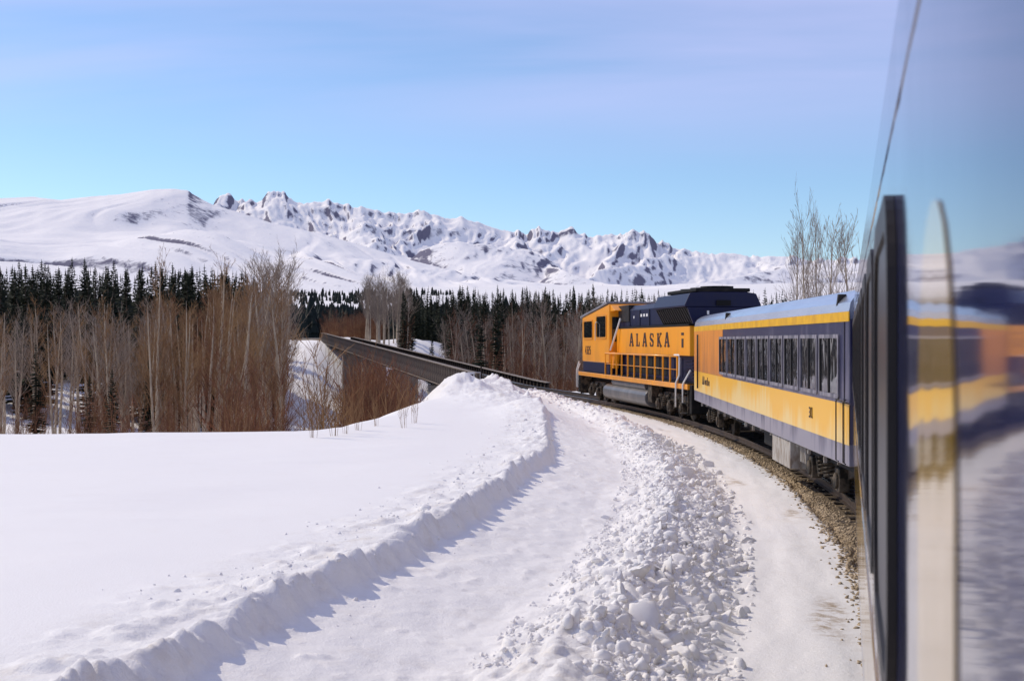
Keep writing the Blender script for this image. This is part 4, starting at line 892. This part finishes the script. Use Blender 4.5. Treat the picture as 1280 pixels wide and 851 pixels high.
# left of the line: spruce stand behind, aspens and willows in front
stand(96, -90, 300, 106, 150, lambda p: 335 + max(0, p - 100) * .04, 14, SPRUCE, 14.0, 'spruce_tree', 'dark spruce in the stand behind the bare aspens across the snowfield', 'tree', 'spruces behind the aspen thicket', widen=1.25)
stand(18, 280, 345, 120, 160, 352, 10, SPRUCE, 14.0, 'spruce_tree', 'dark spruce in the stand behind the bare aspens across the snowfield', 'tree', 'spruces behind the aspen thicket', widen=.9)
stand(36, -90, 210, 58, 108, 392, 26, ASPEN, 10.0, 'aspen_tree', 'slim bare tan aspen in front of the dark spruce stand', 'tree', 'bare aspens before the spruces')
stand(22, -90, 200, 62, 105, 402, 24, BIRCH, 10.0, 'birch_tree', 'bare grey twigged birch in front of the dark spruce stand', 'tree', 'bare birches before the spruces')
stand(48, 185, 358, 60, 125, lambda p: 385 - max(0, p - 220) * .26, 18, ASPEN, 10.0, 'aspen_tree', 'bare tan aspen in the dense thicket beside the snow slope', 'tree', 'aspens of the dense thicket')
stand(20, 195, 358, 60, 125, 396, 22, ASPEN_RED, 10.0, 'aspen_tree', 'bare red brown aspen in the dense thicket beside the snow slope', 'tree', 'red brown aspens of the dense thicket')
stand(8, 325, 362, 80, 120, 338, 6, BIRCH, 10.0, 'birch_tree', 'bare pale birch standing above the dense aspen thicket', 'tree', 'tall birches over the thicket')
for px, ty, y in ((196, 326, 62), (268, 320, 66)):
    x = (px - 640) / F * y; z = vz1(x, y); plant('aspen_tree', 'tallest slender bare aspen %s' % ('with its top against the spruces' if px < 200 else 'rising out of the dense thicket'), 'tree', None, ASPEN, x, y, z, (CAMZ + (HY - ty) / F * y - z) / 10, .8)
stand(34, -90, 355, 48, 85, lambda p: 485 - 40 * (250 < p < 355), 22, WILLOW, 7.0, 'willow_shrub', 'red brown willow shrub among the aspens at the foot of the snow bank', 'shrub', 'willows below the snow bank', widen=1.2)
for px, ty, y in ((140, 462, 60), (186, 452, 66), (112, 470, 64), (45, 430, 75)):
    x = (px - 640) / F * y; z = vz1(x, y); plant('spruce_tree', 'small young spruce half hidden among the bare willows', 'tree', 'young spruces among the willows', SPRUCE, x, y, z, (CAMZ + (HY - ty) / F * y - z) / 14, 1.2)
# brush between snow slope and bridge
stand(40, 442, 520, 50, 74, lambda p: 446 + max(0, p - 440) * .46, 14, WILLOW, 7.0, 'willow_shrub', 'rusty willow shrub growing in the ravine before the bridge', 'shrub', 'willows before the bridge', widen=1.15)
stand(9, 380, 470, 46, 70, lambda p: 425 + max(0, p - 430) * .5, 22, THIN, 5.0, 'thin_shrub', 'thin straggling bare shrub between the snow slope and bridge', 'shrub', 'thin shrubs before the bridge')
for i, (px, ty, y) in enumerate(((392, 470, 31.0), (418, 462, 31.5), (448, 478, 33), (470, 492, 35), (505, 486, 34), (518, 492, 36), (432, 500, 32))):
    x = (px - 640) / F * y; s_, n_ = to_sn(np.array([x]), np.array([y])); z = float(bench(np.array([x]), np.array([y]), s_, n_)[0][0]) - .05
    plant('thin_shrub', 'sparse bare shrub poking out of the edge of the snow bench', 'shrub', 'shrubs on the bench edge', THIN, x, y, z, max(.25, (CAMZ + (HY - ty) / F * y - z) / 5.0), .8)
# far end of the bridge and the forest beyond
stand(26, 456, 512, 205, 262, 352, 14, BIRCH, 10.0, 'birch_tree', 'bare pale birch in the clump by the far end of the bridge', 'tree', 'birches by the far bridge end')
stand(40, 385, 470, 268, 330, 394, 9, WILLOW, 7.0, 'willow_shrub', 'rusty willow brush beyond the far end of the bridge', 'shrub', 'willows beyond the bridge', widen=1.5, dpow=1)
snowgap = lambda x, y, s, n, px: (511 < px < 556 and y < 262) or (585 < px < 700 and y < 118)
stand(150, 500, 780, 165, 300, lambda p: 368, 13, SPRUCE, 14.0, 'spruce_tree', 'dark spruce in the forest beyond the railway bridge', 'tree', 'spruces beyond the bridge', widen=1.0, skip=snowgap)
stand(28, 780, 1110, 190, 330, 371, 10, SPRUCE, 14.0, 'spruce_tree', 'dark spruce in the forest behind the locomotive and coach', 'tree', 'spruces behind the train', widen=.85)
stand(70, 495, 765, 135, 235, 396, 22, ASPEN_RED, 10.0, 'aspen_tree', 'bare red brown aspen in the forest beyond the railway bridge', 'tree', 'red brown aspens beyond the bridge', skip=snowgap)
stand(46, 495, 765, 135, 235, 400, 26, BIRCH, 10.0, 'birch_tree', 'bare grey birch in the forest beyond the railway bridge', 'tree', 'birches beyond the bridge', skip=snowgap)
stand(22, 560, 770, 105, 170, 446, 16, WILLOW, 7.0, 'willow_shrub', 'low brown willow shrub in the snow beyond the bridge', 'shrub', 'willows in the snow beyond the bridge', widen=1.3)
for px, ty, y in ((601, 386, 135), (621, 376, 140), (515, 392, 200), (540, 412, 200)):
    x = (px - 640) / F * y; z = vz1(x, y); plant('spruce_tree', 'large dark spruce standing in front of the forest just behind the bridge', 'tree', 'spruces just behind the bridge', SPRUCE, x, y, z, (CAMZ + (HY - ty) / F * y - z) / 14, 1.1)
for px, ty, y, w in ((1013, 274, 78, .62), (1022, 281, 80, .5), (1040, 291, 74, .7), (1060, 298, 72, .9), (994, 302, 82, .7)):
    x = (px - 640) / F * y; z = vz1(x, y); plant('birch_tree', 'tall bare birch rising behind the roof of the coach', 'tree', 'birches behind the coach roof', BIRCH, x, y, z, (CAMZ + (HY - ty) / F * y - z) / 10, w)
# the mass of the spruce wood behind the trees one can tell apart
def spruce_mass(name, label, bands):
    low = []
    for i in range(5):
        T, B = spruce(4000 + i * 13, sparse=2.1); fq = []
        for q in B.f: fq += [q] if len(q) == 3 else [(q[0], q[1], q[2]), (q[0], q[2], q[3])]
        low.append((np.array(B.v), np.array(fq)))
    V = []; Fc = []; o = 0
    for cnt, p0, p1, d0, d1, ty, dv in bands:
        px = RNG.uniform(p0, p1, cnt); y = RNG.uniform(d0, d1, cnt); x = (px - 640) / F * y; z = valley_z(x, y); s_, n_ = to_sn(x, y)
        for k in range(cnt):
            if abs(n_[k]) < 7 and s_[k] < 400: continue
            h = CAMZ + (HY - (ty + RNG.normal(0, dv))) / F * y[k] - z[k]
            v, f = low[RNG.integers(5)]; sc = h / 14; b = RNG.uniform(0, 6.28); w = sc * RNG.uniform(.9, 1.4)
            V.append(np.stack([x[k] + w * (v[:, 0] * math.cos(b) - v[:, 1] * math.sin(b)), y[k] + w * (v[:, 0] * math.sin(b) + v[:, 1] * math.cos(b)), z[k] + v[:, 2] * sc], -1)); Fc.append(f + o); o += len(v)
    tag(link(name, new_mesh(name, np.concatenate(V), np.concatenate(Fc)), M['needle']), label, 'forest', kind='stuff')
spruce_mass('spruce_wood', 'dense dark spruce wood closing the valley behind the bare trees', ((380, -200, 310, 142, 205, 346, 6), (60, 270, 322, 170, 230, 360, 4), (330, 496, 1100, 260, 360, 371, 5)))
# dark wood far off across the valley: one mass
cone = []
def far_wood():
    cnt = 15000; a = np.radians(RNG.uniform(-32, 32, cnt)); r = 420 + RNG.random(cnt) ** 1.3 * 2600; x = r * np.sin(a); y = r * np.cos(a); k = fbm(x * .004, y * .0022, 3, 401) + .28 * (1 - sstep(500, 900, r)) > .13
    k &= ~((a > .03) & (r > 750)); x = x[k]; y = y[k]; z = valley_z(x, y); h = np.clip(RNG.normal(9, 3.2, len(x)), 3, 18); w = h * RNG.uniform(.13, .24, len(x)); V = []; Fc = []; o = 0
    for i in range(len(x)):
        b = RNG.uniform(0, 6.28); pts = []
        for lv, (zz_, ww_) in enumerate(((.05, 1.0), (.42, .62), (.40, .95), (.72, .35), (.70, .6), (1, 0.03))):
            for q in range(4): pts.append((x[i] + math.cos(b + q * 1.5708) * w[i] * ww_, y[i] + math.sin(b + q * 1.5708) * w[i] * ww_, z[i] + h[i] * zz_))
        V += pts
        for lv in (0, 2, 4):
            for q in range(4): u = o + lv * 4 + q; u2 = o + lv * 4 + (q + 1) % 4; Fc.append((u, u2, u2 + 4, u + 4))
        o += 24
    ob = link('distant_wood', new_mesh('distant_wood', np.array(V), np.array(Fc)), M['needle_hazed']); tag(ob, 'dark spruce wood far across the valley below the mountains', 'forest', kind='stuff')
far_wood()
